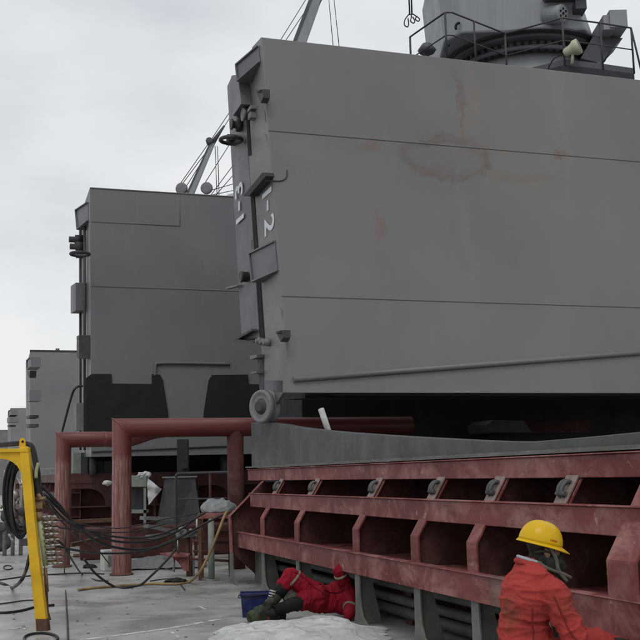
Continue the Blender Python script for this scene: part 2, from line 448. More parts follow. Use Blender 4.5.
# chipped bright patches on the end face
m = MB()
for (a, b, w) in (((263.5, 110), (264.5, 122), 1.2), ((264.5, 134), (265.5, 140), 1.6), ((280, 308), (281.5, 318), 1.4), ((249.5, 239), (250.5, 249), .8), ((277, 344.5), (281, 345), .6)):
    m = MB(); m.prism([S(a[0], a[1], -.006), S(a[0] + w, a[1] + .6, -.006), S(b[0] + w * .8, b[1], -.006), S(b[0], b[1] - .5, -.006)], V * .004)
    m.build('chipped_patch', M['fitting'], cov)
# lettering along the panel ends
def lettering(txt, centers, flip, size, par):
    """each glyph stands on its side on the end face (normal -V)"""
    m = MB()
    for ch, (px, py) in zip(txt, centers):
        cu = bpy.data.curves.new('tmp', 'FONT'); cu.body = ch; cu.size = size; cu.align_x = 'CENTER'; cu.align_y = 'CENTER'
        cu.extrude = .0012; cu.offset = .012
        to = bpy.data.objects.new('tmp', cu); COL.objects.link(to)
        bpy.context.view_layer.update()
        me = bpy.data.meshes.new_from_object(to.evaluated_get(bpy.context.evaluated_depsgraph_get()))
        bpy.data.objects.remove(to)
        # local x (reading direction) runs down (flip=-1) or up (flip=1)
        ex = Z * flip; ez = -V; ey = ez.cross(ex)
        lean = (S(px + .0, py + 8) - S(px, py)).normalized()
        c = S(px, py, -.009)
        lo = [min(v.co[k] for v in me.vertices) for k in (0, 1)]; hi = [max(v.co[k] for v in me.vertices) for k in (0, 1)]
        cx, cy = (lo[0] + hi[0]) / 2, (lo[1] + hi[1]) / 2
        m.add([c + ex * (v.co.x - cx) + ey * (v.co.y - cy) * 1.25 + ez * v.co.z for v in me.vertices], [list(p.vertices) for p in me.polygons])
        bpy.data.meshes.remove(me)
    return m.build('lettering', M['white_paint'], par)
lettering('1-2', ((266.7, 193), (267.6, 205.5), (269.3, 224.5)), -1, .62, cov)
lettering('1-3', ((239.8, 219), (239, 206), (238.6, 190.5)), 1, .60, cov)
# welded seams and the sloping fender bar on the face
def face_bar(a, b, r, name, mat):
    p, q = FP(*a), FP(*b); m = MB(); dirn = (q - p).normalized(); w = fn.cross(dirn).normalized()
    m.box((p + q) / 2 + fn * (r * .4), (q - p) / 2, w * r, fn * r)
    return m.build(name, mat, cov, bevel=r * .4)
def hline(px, py, L2):            # along V from a pixel on the face
    p = FP(px, py); q = p + V * L2; return p, q
m = MB()
for (px, py, LL) in ((268.5, 130.5, 14.6), (281.5, 296, 14.4)):
    p, q = hline(px, py, LL); m.tube([p + fn * .002, q + fn * .002], .011, 6)
m.build('weld_seam', M['cover_plain'], cov)
p, q = FP(293, 380), FP(640, 353); q = p + (q - p) * 1.25
m = MB(); m.tube([p + fn * .03, q + fn * .03], .042, 10); m.build('fender_bar', M['cover_plain'], cov)
# corner plate outline
m = MB(); m.tube(spline([FP(266, 181) + fn * .008, FP(281, 181) + fn * .008, FP(286.5, 177) + fn * .008, FP(287, 170) + fn * .008], 6), .012, 6)
m.build('corner_plate', M['fitting_dark'], cov)
# wheel leg, wheel, link
leg = [S(264.5, 380), S(283, 380), S(283, 393), S(271, 412), S(266, 408)]
MB().prism([p + V * .0 for p in leg], V * .05).build('wheel_leg', M['cover_end'], cov, bevel=.008)
m = MB(); m.prism([S(257.5, 357), S(264.5, 355), S(264.5, 392), S(259.5, 392)], V * .05)
m.build('link_arm', M['fitting_dark'], cov, bevel=.004)
m = MB(); m.prism([S(256, 356), S(264, 354.5), S(264, 357.5), S(257.5, 359.5)], -V * .12); m.prism([S(257.5, 372), S(264, 371), S(264, 373), S(258, 374)], -V * .12)
m.build('bracket', M['cover_end'], cov)
wc = onplane(261.5, 406.5, C(0, .03, 0), V)
wr = .262
m = MB(); WA = (V * .9 - U * .43).normalized(); m.lathe(wc, WA, [(wr * .72, -.01), (wr * .8, -.035), (wr * .97, -.035), (wr, -.01), (wr, .05), (wr * .86, .06), (wr * .86, .13), (wr * .98, .14), (wr * .98, .18), (wr * .8, .19)], 40)
wh = m.build('wheel', M['fitting'], cov)
m = MB(); m.lathe(wc, WA, [(.05, -.06), (.085, -.07), (.1, -.03), (.13, -.01), (.13, .02)], 20); m.build('hub', M['fitting_dark'], wh)
m = MB(); m.lathe(wc, WA, [(.13, .0), (wr * .73, .0), (wr * .73, .03)], 30); m.build('disc', M['cover_end'], wh)
# dark slot of the underside channel that carries the seal, with its rounded lug
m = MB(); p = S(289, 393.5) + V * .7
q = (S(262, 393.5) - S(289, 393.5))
m.prism([p - Z * .03, p + q * .9 - Z * .03, p + q * .9 + Z * .08 + Z * .0, p + Z * .0], V * (L - 1.2)); m.build('seal_and_gap_fill', M['gap'], cov)

# ------------------------------------------------------------------ hatch side (coaming) of the near hatch
coam = thing('hatch_coaming', 'maroon primed hatch side with three long flanges, brackets and a grey rail on top', 'hatch coaming', C(6, 0, 0))
UE = 10.6
K = .002
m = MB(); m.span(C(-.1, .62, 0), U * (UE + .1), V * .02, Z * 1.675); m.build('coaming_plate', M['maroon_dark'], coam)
u_mid0 = u_at(251, -.24, 1.33); u_top0 = u_at(249, -.02, 1.69); u_low0 = u_at(235, -.38, .75)
UF = u_at(613, -.35, 1.0)
def longflange(name, u0, u1, v, w0, w1, depth, lip=.03):
    m = MB()
    m.span(C(u0, v - .02, w0), U * (u1 - u0), V * .02, Z * (w1 - w0))                    # face
    m.span(C(u0, v + .001, w1 - .05), U * (u1 - u0), V * depth, Z * .02)                  # shelf behind the face
    m.span(C(u0, v - .045, w1 + .001), U * (u1 - u0), V * .09, Z * .012)                  # worn top lip
    return m.build(name, M['maroon'], coam, bevel=.006)
longflange('top_flange', u_top0, UE, -.02, 1.525, 1.69, .62)
longflange('middle_stringer', u_mid0, UF + .35, -.235, 1.14, 1.33, .84)
longflange('lower_stringer', u_low0, UF + .35, -.37, .53, .75, .97)
m = MB(); m.span(C(0, -.0, 1.716), U * UE, V * .6, Z * .012); m.build('top_plate', M['coaming_grey'], coam)
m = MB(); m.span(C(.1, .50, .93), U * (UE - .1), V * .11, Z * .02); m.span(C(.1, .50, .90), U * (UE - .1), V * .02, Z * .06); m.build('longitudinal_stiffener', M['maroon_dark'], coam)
# rail with its ramp
RP = C(0, .15, 0)
prof = [(251, 422.5), (268.8, 422.3), (284, 424.5), (296, 427), (320, 430), (344, 432.2), (380, 434.8), (420, 437.3), (470, 440), (505, 441.4), (530, 441.6), (560, 439.4), (600, 435.8), (640, 431.8)]
pts = [onplane(x, y, RP, V) for x, y in prof]
e = pts[-1]; e2 = C(UE, .15, 0); e2.z = e.z; pts.append(e2)
ua = (pts[0] - O).dot(U)
bot = [Vector((p.x, p.y, 1.729)) for p in pts]
m = MB(); m.prism(pts + bot[::-1], V * .14); rl = m.build('ramp_rail', M['rail'], coam, bevel=.008)
m = MB(); m.span(C(ua - .02, .05, 1.728), U * (UE - ua), V * .09, Z * .022); m.build('weld_strip', M['coaming_grey'], coam)
# brackets
def bracket(u, big=False, hook=True, flare=True):
    W = .32 if big else .18; bo = -.055 if big else 0
    ch = []
    # flange: sloping part then vertical part
    m = MB()
    sl = [(-.03, 1.52), (-.215, 1.25), (-.35, 1.0)]
    t = .022
    def strip(v0, w0, v1, w1, Wd=W):
        a = C(u, v0, w0); b = C(u, v1, w1)
        nrm = (b - a).cross(U).normalized()
        if nrm.dot(V) < 0: nrm = -nrm
        m.prism([a, a + U * Wd, b + U * Wd, b], nrm * t)
    strip(-.02 + bo, 1.53, -.35 + bo, 1.0); strip(-.35 + bo, 1.0, -.35 + bo, .56 if not big else .45)
    fl = m.build('bracket', M['maroon'], coam, bevel=.005)
    # web
    m = MB(); uw = u + W / 2
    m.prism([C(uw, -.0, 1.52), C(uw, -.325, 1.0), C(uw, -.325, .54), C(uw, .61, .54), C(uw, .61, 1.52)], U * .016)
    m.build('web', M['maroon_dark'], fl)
    # foot below the lower stringer, flared where it meets the deck
    m = MB()
    a0 = C(u + .02, -.35, .54); Wf = .14
    pr = [(0, .54), (Wf, .54), (Wf, .30), (Wf + .02, .18), (Wf + .07, .09), (Wf + .2, .03), (Wf + .3, .012), (Wf + .3, 0), (-.06, 0), (-.05, .03), (-.01, .12), (0, .25)]
    m.prism([C(u + .04 + a, -.35, b) for a, b in pr], V * .018)
    m.prism([C(u + .04 + Wf / 2, -.33, .54), C(u + .04 + Wf / 2, -.33, .0), C(u + .04 + Wf / 2, -.08, .0), C(u + .04 + Wf / 2, -.2, .54)], U * .014)
    m.build('foot', M['coaming_grey'], fl, bevel=.003)
    m = MB(); m.span(C(u + .30, .12, 0), U * .16, V * .02, Z * .53); m.span(C(u + .38, .14, 0), U * .016, V * .3, Z * .53); m.build('inner_leg', M['maroon_dark'], fl)
    if hook:
        # curled securing cleat on the sloping flange
        c = C(u + W * .5, -.095, 1.43); dn = (C(0, -.35, 1.0) - C(0, -.02, 1.53)).normalized()
        nrm = dn.cross(U).normalized(); nrm = nrm if nrm.dot(V) < 0 else -nrm
        m = MB(); m.box(c + nrm * .008, U * .085, dn * .15, nrm * .006); m.build('pad', M['coaming_pad'], fl); m = MB()
        arc = [c + nrm * (.025 + .035 * math.sin(a)) + dn * (-.005 - .06 * math.cos(a)) - U * .02 for a in [rad(x) for x in range(-30, 215, 20)]]
        m.tube(arc, .019, 8)
        arc = [p + U * .045 for p in arc]; m.tube(arc, .016, 8)
        m.cyl(c + nrm * .035 + dn * .045 - U * .06, c + nrm * .035 + dn * .045 + U * .06, .018, 10)
        m.build('cleat', M['cleat'], fl)
    return fl
us = [u_at(260, -.35, 1.0), u_at(294, -.35, 1.0), u_at(352, -.35, 1.0), u_at(410, -.35, 1.0), u_at(466, -.35, 1.0), u_at(534, -.35, 1.0), UF]
for k, u in enumerate(us): bracket(u, k == len(us) - 1)
bracket(UF + 1.3); bracket(UF + 2.5)
# end bracket: longer slope, leans out beyond the stringers
m = MB(); uE = u_at(228, -.52, .99)
def strip2(a, b, w=.14, t=.02):
    m.prism([a, a + U * w, b + U * w, b], V * .02 + Z * .01)
strip2(C(uE + .2, -.02, 1.53), C(uE, -.52, 1.0)); strip2(C(uE, -.52, 1.0), C(uE, -.50, .45))
fl = m.build('end_bracket', M['maroon'], coam, bevel=.004)
m = MB(); m.prism([C(uE + .07, .0, 1.5), C(uE + .05, -.49, 1.0), C(uE + .05, -.48, .45), C(uE + .05, -.1, .1), C(uE + .05, .6, .1), C(uE + .05, .6, 1.5)], U * .016); m.build('web', M['maroon_dark'], fl)
m = MB(); m.prism([C(uE + a, -.50, b) for a, b in ((0, .45), (.16, .45), (.18, .2), (.26, .08), (.42, .012), (.42, 0), (-.1, 0), (-.02, .15))], V * .02); m.build('foot', M['coaming_grey'], fl, bevel=.003)
# grey doubler leg right of it and pipes running behind the feet
m = MB(); m.prism([C(u_at(250, -.2, .3) + a, -.12, b) for a, b in ((0, .53), (.75, .53), (.85, 0), (-.05, 0))], V * .02); m.build('leg_plate', M['coaming_grey'], coam)
for (v, w, r) in ((.0, .42, .05), (.05, .26, .05), (.12, .12, .06), (.2, .36, .03)):
    m = MB(); m.tube([C(.1, v, w), C(UE - .3, v, w)], r, 10); m.build('pipe', M['pipe_dim'], coam)
# transverse end of the same hatch, mostly hidden behind the rail
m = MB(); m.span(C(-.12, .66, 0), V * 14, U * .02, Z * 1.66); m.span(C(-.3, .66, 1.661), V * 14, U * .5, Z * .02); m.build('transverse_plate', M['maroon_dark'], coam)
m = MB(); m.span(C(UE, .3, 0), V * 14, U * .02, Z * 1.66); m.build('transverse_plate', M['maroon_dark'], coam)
# weathered pole behind the rail
single(MB().tube([at(321, 409, 15.2), at(330, 436, 15.1)], .045, 10), 'pole', M['white_box'], 'short pale steel pole leaning behind the grey ramp rail', 'pole')
# ------------------------------------------------------------------ further folded covers along the ship
def far_cover(label, Y, tl, face, side1, side2, mat, L2=14.0, fine=True):
    c0 = at(tl[0], tl[1], Y)
    def Q(px, py, dv=0.0): return onplane(px, py, c0 + V * dv, V)
    base = Q(*face[1])
    rt_ = thing('hatch_cover', label, 'hatch cover', base, 'folded hatch covers along the deck')
    MB().prism([Q(*p) for p in face], V * L2).build('near_panel', mat, rt_, bevel=.01)
    MB().prism([Q(*p) for p in side2], V * (L2 - .3)).build('far_panel', M['cover_end'], rt_, bevel=.01)
    return rt_, Q, c0
# second cover
TL2 = (90, 187)
h2, Q2, c2 = far_cover('grey folded hatch cover behind red pipe frames, black notched plates standing for dark openings', 25.6, TL2,
    ((90, 187), (91, 457), (85.5, 457), (85.2, 300), (84.8, 202)), None, ((78.8, 212), (84, 208), (84.4, 457), (79, 457)), cover_paint('hatch_cover_grey_far', (.155, .159, .167), (), .16, (.145, .142, .138)))
f0 = c2
fnv = V.cross(Z); fnv = fnv if fnv.y < 0 else -fnv
n2 = (Q2(90, 187) - Q2(91, 457)).cross(V).normalized(); n2 = n2 if n2.y < 0 else -n2
def F2(px, py, k=0.0): return onplane(px, py, f0 + n2 * k, n2)
m = MB()
for a, b in (((91, 221.5), (180, 226)), ((91, 286), (91, 286))):
    p = F2(*a, .003); q = F2(*b, .003) if b[0] > 91 else p + V * 13.8
    m.tube([p, q], .014, 6)
p = F2(180, 190, .003); q = F2(180, 226, .003); m.tube([p, q], .009, 6)
m.build('weld_seam', M['cover_plain'], h2)
m = MB(); m.tube(spline([F2(155, 376, .04), F2(155.5, 366, .04), F2(158, 363.5, .04), F2(185, 363.2, .04), F2(230, 364, .04)], 6), .035, 8); m.build('fender_bar', M['cover_end'], h2)
m = MB(); m.tube([F2(90.5, 187.8, .01), F2(90.5, 187.8, .01) + V * 13.9], .014, 8); m.build('edge_bar', M['fitting'], h2)
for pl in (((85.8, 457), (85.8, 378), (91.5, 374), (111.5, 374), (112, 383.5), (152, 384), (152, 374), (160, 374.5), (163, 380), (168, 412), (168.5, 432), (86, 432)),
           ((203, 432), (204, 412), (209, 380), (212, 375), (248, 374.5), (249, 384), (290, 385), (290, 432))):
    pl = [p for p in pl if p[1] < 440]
    m = MB(); m.prism([F2(x, y, .05) for x, y in pl], -n2 * .045); m.build('dark_opening_plate', M['black'], h2)  # black plates stand in for the dark recessed openings in the face
m = MB(); m.tube([F2(92, 452, .02), F2(235, 446, .02)], .02, 6); m.build('cable', M['cable'], h2)
# fittings standing out on its end
def ebox(par, Q, corners, dv, mat, name='hinge_box'):
    m = MB(); m.prism([Q(x, y, -dv) for x, y in corners], V * (dv + .01)); return m.build(name, mat, par, bevel=.01)
def echan(par, Q, corners, dv, mat='cover_end', t=.05):
    p = [Q(x, y, -dv) for x, y in corners]; c = sum(p, Vector()) / 4
    m = MB(); m.prism([q + V * .06 for q in p], V * (dv - .06))
    for a, b in ((p[0], p[1]), (p[3], p[2]), (p[0], p[3])):
        dn = c - (a + b) / 2; dn -= V * dn.dot(V); dn = dn.normalized() * t
        m.prism([a, b, b + dn, a + dn], V * .08)
    return m.build('hinge_box', M[mat], par)
wedge(Q2, ((76, 210), (88, 202), (88.3, 221), (77.8, 230)), .2, .012, .04).build('hinge_box', M['cover_end'], h2)
ebox(h2, Q2, ((70.6, 286), (75.6, 282.5), (75.6, 310.5), (70.6, 313.5)), .27, M['cover_end'])
ebox(h2, Q2, ((76.6, 336), (79, 335), (79, 359), (76.6, 357)), .27, M['fitting_dark'], 'latch_box')
ebox(h2, Q2, ((73.6, 404.5), (76.2, 403), (76.2, 431), (73.6, 431)), .22, M['fitting'], 'latch_box')
m = MB(); c = Q2(80, 254, -.3); m.tube([c + (U * math.cos(k * math.pi / 8) + V * math.sin(k * math.pi / 8)) * .22 for k in range(16)], .04, 8, closed=True)
m.box(Q2(80, 254, -.06), U * .07, V * .1, Z * .1); m.build('padeye', M['fitting_dark'], h2)
for q in ((83, 240), (84, 247)):
    m = MB(); m.lathe(Q2(*q), -V, [(.13, 0), (.13, .2), (.08, .22), (.08, .36)], 12); m.build('guide_knob', M['fitting_dark'], h2)
for x in (80.5, 84.6):
    m = MB(); m.tube([Q2(x, 222, -.06), Q2(x, 450, -.06)], .03, 8); m.build('edge_rod', M['fitting_dark'], h2)
m = MB(); m.tube(spline([Q2(82, 386, -.2), Q2(77, 387, -.4), Q2(73, 392, -.5), Q2(69, 405, -.5), Q2(62, 432, -.5)], 6), .03, 8); m.build('hydraulic_hose', M['cable'], h2)
# two supports under it
qz = Q2(90, 457).z
for k in range(3):
    m = MB(); m.lathe(Q2(86, 466) + V * (.1 + k * 3.3), V, [(.1, 0), (.24, 0), (.24, .12), (.1, .12)], 24); m.build('wheel', M['fitting_dark'], h2)
# third and fourth covers, further along
h3, Q3, c3 = far_cover('smaller grey folded hatch cover seen left of the notched one, sky above its flat top', 55, (30, 352),
    ((30, 352), (30.5, 468), (28.5, 468), (28.3, 358)), None, ((25.8, 362), (28, 360), (28.3, 468), (26.2, 468)), M['cover_plain'])
m = MB(); m.span(c3, V * 13.9, -U * .2, Z * .12); m.build('edge_bar', M['fitting_dark'], h3)
echan(h3, Q3, ((26, 360), (29.3, 357), (29.3, 367), (26.5, 370)), .5)
ebox(h3, Q3, ((26.3, 391), (29.6, 390), (29.6, 401), (26.3, 402)), .5, M['cover_end'])
ebox(h3, Q3, ((26.5, 416), (29.5, 415), (29.5, 418), (26.5, 419)), .4, M['fitting_dark'], 'latch_box')
ebox(h3, Q3, ((26.5, 424), (29.5, 424), (29.5, 427), (26.5, 428)), .4, M['fitting_dark'], 'latch_box')
m = MB(); m.prism([Q3(27, 371.5, -.3), Q3(30, 370.5, -.3), Q3(29.5, 378, -.3), Q3(28, 376, -.3)], V * .3); m.build('lug', M['fitting_dark'], h3)
m = MB(); m.box(at(57.5, 350.8, 56), V * .1, U * .1, Z * .12); m.build('lug', M['fitting'], h3)
h4, Q4, c4 = far_cover('small pale grey folded hatch cover at the far left, beyond the others', 95, (10.5, 408),
    ((10.5, 408), (10.5, 470), (9.6, 470), (9.5, 411)), None, ((7.8, 413), (9.3, 411), (9.4, 470), (7.9, 470)), M['cover_plain'])
echan(h4, Q4, ((8, 411), (10, 409.5), (10, 415), (8, 417)), .6)
ebox(h4, Q4, ((7, 418), (9.5, 417), (9.5, 422), (7, 423)), .7, M['cover_end'])
ebox(h4, Q4, ((7.4, 425), (9.3, 425), (9.3, 427), (7.4, 427)), .5, M['fitting_dark'], 'latch_box')
m = MB(); p = at(-6, 434, 130); m.span(p, V * 12, -U * 1.2, Vector((0, 0, -p.z))); m.span(p + V * .5 + Z * .0, V * 2.2, -U * 1, Z * .5)
single(m, 'deckhouse_wall', M['fitting'], 'low grey box-like housing at the far left end of the deck', 'housing')

# ------------------------------------------------------------------ second hatch side, far
H2 = ground(69, 547)
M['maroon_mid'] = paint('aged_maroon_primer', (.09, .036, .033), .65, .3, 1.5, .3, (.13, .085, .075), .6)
cm = thing('hatch_coaming', 'dark maroon hatch side with arched brackets, behind the red pipe frames', 'hatch coaming', H2)
WT = 1.72
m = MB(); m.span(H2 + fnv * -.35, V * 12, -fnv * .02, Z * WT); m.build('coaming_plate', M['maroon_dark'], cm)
m = MB(); m.span(H2 + fnv * .05 + Z * WT, V * 12, -fnv * .6, Z * .03); m.span(H2 + fnv * .05 + Z * (WT - .2), V * 12, -fnv * .02, Z * .199); m.build('top_flange', M['maroon_mid'], cm)
m = MB(); m.span(H2 + fnv * .06 + Z * .93, V * 12, -fnv * .4, Z * .03); m.build('shelf', M['maroon_mid'], cm)
m = MB(); m.span(H2 + fnv * .04 + Z * .28, V * 12, -fnv * .02, Z * .2); m.build('lower_stringer', M['maroon_dark'], cm)
for k in range(6):
    b = H2 + V * (.02 + k * 1.05) + fnv * .03
    pr = [(0, .96), (0, 1.52), (1.03, 1.52), (1.03, .96), (.84, .96)]
    arc = [(.44 - .03 + .43 * math.cos(a), 1.02 + .37 * math.sin(a)) for a in [rad(x) for x in range(0, 100, 12)]] + [(.02, 1.39), (.02, .96)]
    m = MB(); m.prism([b + V * x + Z * z for x, z in pr + arc], -fnv * .02); m.build('arched_bracket', M['maroon_mid'], cm)
    m = MB(); m.span(b + V * .98 + fnv * .02, V * .06, -fnv * .3, Z * .96); m.build('leg', M['maroon_dark'], cm)
# long side of that hatch, running away
sd = H2 - V * .15
m = MB(); m.span(sd + V * .4, -U * 30, V * .02, Z * WT); m.build('side_plate', M['maroon_dark'], cm)
for w0, w1, dv in ((1.55, 1.75, .0), (1.1, 1.28, -.1), (.5, .7, -.2)):
    m = MB(); m.span(sd + V * dv + Z * w0, -U * 30, V * .02, Z * (w1 - w0)); m.span(sd + V * dv + Z * (w1 + .001), -U * 30, V * (.4 - dv), Z * .015); m.build('side_stringer', M['maroon_mid'], cm)
for k in range(16):
    m = MB(); b = sd - U * (.3 + k * 1.9)
    m.prism([b + Z * 1.5, b - V * .18 + Z * 1.0, b - V * .18, b + V * .4, b + V * .4 + Z * 1.5], -U * .03); m.build('bracket', M['maroon_mid'], cm)
q = H2 + V * .45 - fnv * .2; q.z = WT + .032; m = MB(); m.span(q, V * 11.5, -fnv * .3, Z * (qz + .03 - q.z)); m.build('seal_and_gap_fill', M['gap'], h2)  # black block added to close the sky gap and stand for its darkness
# posts between coaming and cover
for px in (73, 81, 96, 104):
    p = at(px, 470, H2.y + .3); p.z = WT + .03
    m = MB(); m.span(p, V * (.18 if px != 73 else .3), -fnv * .2, Z * (.52 if px < 90 else .3)); m.build('rest_block', M['fitting_dark'] if px != 73 else M['cabinet'], cm)

# ------------------------------------------------------------------ dark deckhouse and crane between the hatches
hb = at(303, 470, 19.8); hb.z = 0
dh = thing('mast_house', 'deckhouse under the tall hatch cover, coloured near black for the shade there', 'deckhouse', hb)
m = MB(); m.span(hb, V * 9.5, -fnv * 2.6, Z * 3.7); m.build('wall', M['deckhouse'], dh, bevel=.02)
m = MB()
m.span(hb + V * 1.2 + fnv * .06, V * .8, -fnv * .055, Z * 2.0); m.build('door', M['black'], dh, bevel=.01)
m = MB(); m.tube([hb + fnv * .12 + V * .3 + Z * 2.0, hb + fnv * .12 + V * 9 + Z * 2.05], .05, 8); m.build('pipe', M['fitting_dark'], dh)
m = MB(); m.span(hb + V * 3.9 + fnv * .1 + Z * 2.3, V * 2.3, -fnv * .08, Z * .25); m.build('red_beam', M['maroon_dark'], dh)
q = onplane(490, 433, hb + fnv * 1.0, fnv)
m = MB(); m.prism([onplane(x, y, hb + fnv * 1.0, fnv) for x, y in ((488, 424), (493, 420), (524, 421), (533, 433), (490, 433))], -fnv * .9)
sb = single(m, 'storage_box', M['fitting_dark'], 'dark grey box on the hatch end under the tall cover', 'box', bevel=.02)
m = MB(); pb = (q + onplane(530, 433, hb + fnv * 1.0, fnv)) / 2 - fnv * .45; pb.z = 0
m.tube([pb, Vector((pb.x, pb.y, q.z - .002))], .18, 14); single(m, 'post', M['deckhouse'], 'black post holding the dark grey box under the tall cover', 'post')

cc = at(527, 120, 23.4); cc.z = 3.7
cr = thing('deck_crane', 'grey cargo crane house on a round pedestal above the tall hatch cover, with railed platform', 'deck crane', cc)
wring = at(527, 47, 21.9).z      # slewing ring height
RR = 1.55
m = MB(); m.lathe(Vector((cc.x, cc.y, 3.7)), Z, [(1.3, 0), (1.3, wring - 5.5), (RR - .05, wring - 4.6), (RR - .05, wring - 3.7 - .12)], 48); m.build('pedestal', M['crane'], cr)
m = MB(); m.lathe(Vector((cc.x, cc.y, wring - .12)), Z, [(RR + .0, 0), (RR + .13, .0), (RR + .13, .1), (RR + .02, .1), (RR + .02, .26), (RR + .2, .26), (RR + .2, .36), (RR, .36)], 48); m.build('slewing_ring', M['crane_dark'], cr)
for k in range(60):
    a = 2 * math.pi * k / 60
    if math.sin(a) > .35: continue
    m = MB(); p = Vector((cc.x + (RR + .08) * math.cos(a), cc.y + (RR + .08) * math.sin(a), wring - .01)); m.tube([p - Z * .14, p + Z * .1], .035, 6); m.build('bolt', M['black'], cr)
# house: tapered box with a rounded plan, leaning out to the left
def loop(pts2, z): return [Vector((x, y, z)) for x, y in pts2]
hy = cc.y - 1.75
xl = at(447, 50, hy).x; xr = at(600, 38, hy).x; xl2 = at(442, 0, hy).x; xr2 = at(586, 0, hy).x
zt = at(500, -60, hy).z; zb = wring + .25
m = MB()
lo = loop([(xl, hy + .5), (xl + .35, hy), (xr - .3, hy), (xr, hy + .5), (xr, hy + 3.4), (xl, hy + 3.4)], zb)
dxl = (xl2 - xl) * 2.2; dxr = (xr2 - xr) * 2.2
hi = loop([(xl + dxl, hy + .5), (xl + .35 + dxl, hy), (xr - .3 + dxr, hy), (xr + dxr, hy + .5), (xr + dxr, hy + 3.4), (xl + dxl, hy + 3.4)], zt)
m.add(lo + hi, [[0, 1, 2, 3, 4, 5][::-1], [6, 7, 8, 9, 10, 11]] + [[i, (i + 1) % 6, 6 + (i + 1) % 6, 6 + i] for i in range(6)])
hs = m.build('crane_house', M['crane'], cr, bevel=.05)
m = MB(); m.lathe(Vector((cc.x, cc.y, zb - .0)), Z, [(RR + .35, -.02), (RR + .35, .03), (.5, .03)], 40); m.build('base_flange', M['crane_dark'], cr)
# crescent foot holes on the house
for (x, y) in ((458, 27), (448, 49)):
    p = at(x, y, hy - .004); m = MB(); m.tube(spline([p + Vector((.05, 0, .1)), p + Vector((-.02, 0, .07)), p + Vector((-.05, 0, 0)), p + Vector((-.04, 0, -.06))], 5), [.012] + [.03] * 14 + [.012], 6); m.build('foothold', M['black'], hs)
# motor under a hood
p = at(566, 10, hy - .25)
m = MB(); m.lathe(p + Vector((-.35, .3, .0)), Vector((.62, -.75, -.2)), [(.2, 0), (.2, .42), (.16, .44)], 24); m.build('motor', M['crane'], cr)
pf = p + Vector((-.35, .3, 0)) + Vector((.62, -.75, -.2)).normalized() * .445
axm = Vector((.62, -.75, -.2)).normalized(); ea = axm.orthogonal().normalized(); eb = axm.cross(ea)
m = MB()
for k in range(6): m.lathe(pf + (ea * math.cos(k * 1.047) + eb * math.sin(k * 1.047)) * .1, axm, [(.025, 0), (.025, .01)], 8)
m.lathe(pf, axm, [(.03, 0), (.03, .012)], 10); m.build('motor_bolts', M['black'], cr)
m = MB(); m.box(p + Vector((.0, .15, .34)), Vector((.42, 0, 0)), Vector((0, .4, 0)), Vector((-.03, 0, .05))); m.box(p + Vector((.32, .2, .1)), Vector((.12, 0, 0)), Vector((0, .25, 0)), Vector((0, 0, .1))); m.build('motor_hood', M['crane_dark'], cr, bevel=.01)
# cabinet with a stepped bracket on the right
p = at(613, 27, hy + .3)
m = MB(); m.box(p, Vector((.19, 0, 0)), Vector((0, .45, 0)), Vector((0, 0, .2))); m.box(p + Vector((-.2, .1, -.06)), Vector((.12, 0, 0)), Vector((0, .5, 0)), Vector((0, 0, .17))); m.build('cabinet', M['crane'], cr, bevel=.015)
m = MB(); m.prism([p + Vector((-.45, 0, -.2)), p + Vector((.2, 0, -.26)), p + Vector((.05, 0, -.4)), p + Vector((-.1, 0, -.44)), p + Vector((-.15, 0, -.6)), p + Vector((-.4, 0, -.8)), p + Vector((-.75, 0, -.7))], Vector((0, .8, 0))); m.build('bracket', M['crane_dark'], cr)
for dx in (-.07, .12):
    m = MB(); m.lathe(p + Vector((dx, -.1, .2)), Z, [(.03, 0), (.03, .05), (.045, .05), (.045, .07)], 10); m.build('cap', M['crane_dark'], cr)
# platform and its rails
wp = wring - 1.05
def RP_(px, py): return ground(px, py, wp + 1.0)
rail = [(410, 37), (417, 32), (445, 12.5), (452, 12.5), (505, 33.5), (508, 33), (562, 18), (600, 23), (631, 28), (637, 62)]
m = MB(); rp = [RP_(*q) for q in rail[:9]]
pl = [Vector((p.x, p.y, wp)) for p in rp]
back = [Vector((cc.x + 2.9, cc.y + 1.2, wp)), Vector((cc.x - 2.3, cc.y + 1.2, wp))]
# two deck pieces, left wing and right wing
m = MB(); m.prism([pl[2], pl[3], pl[4], Vector((cc.x - .6, cc.y, wp)), Vector((cc.x - 2, cc.y + 1, wp)), pl[0]], -Z * .05)
m.prism([pl[5], pl[6], pl[7], pl[8], pl[8] + Vector((.1, 1.5, 0)), Vector((cc.x + .5, cc.y, wp))], -Z * .34); m.build('platform', M['crane_dark'], cr)
m = MB()
for a, b in ((5, 6), (6, 7), (7, 8)):
    m.prism([pl[a] - Z * .35, pl[b] - Z * .35, pl[b] + Z * .12, pl[a] + Z * .12], Vector((0, .02, 0)))
m.build('toe_plate', M['crane_dark'], cr)
m = MB(); m.tube(rp, .019, 8); m.tube([p - Z * .48 for p in rp], .014, 8)
pr_ = rp[8]; m.tube([pr_, pr_ + Vector((.14, -.05, -1.0))], .022, 8)
m.build('handrail', M['fitting_dark'], cr)
for i in (0, 2, 4, 6, 7, 8):
    m = MB(); m.tube([rp[i], pl[i]], .022, 8); m.build('rail_post', M['fitting_dark'], cr)
m = MB(); q = (rp[3] + rp[4]) / 2; m.tube([rp[3].lerp(rp[4], .4), pl[3].lerp(pl[4], .4)], .02, 8); m.build('rail_post', M['fitting_dark'], cr)
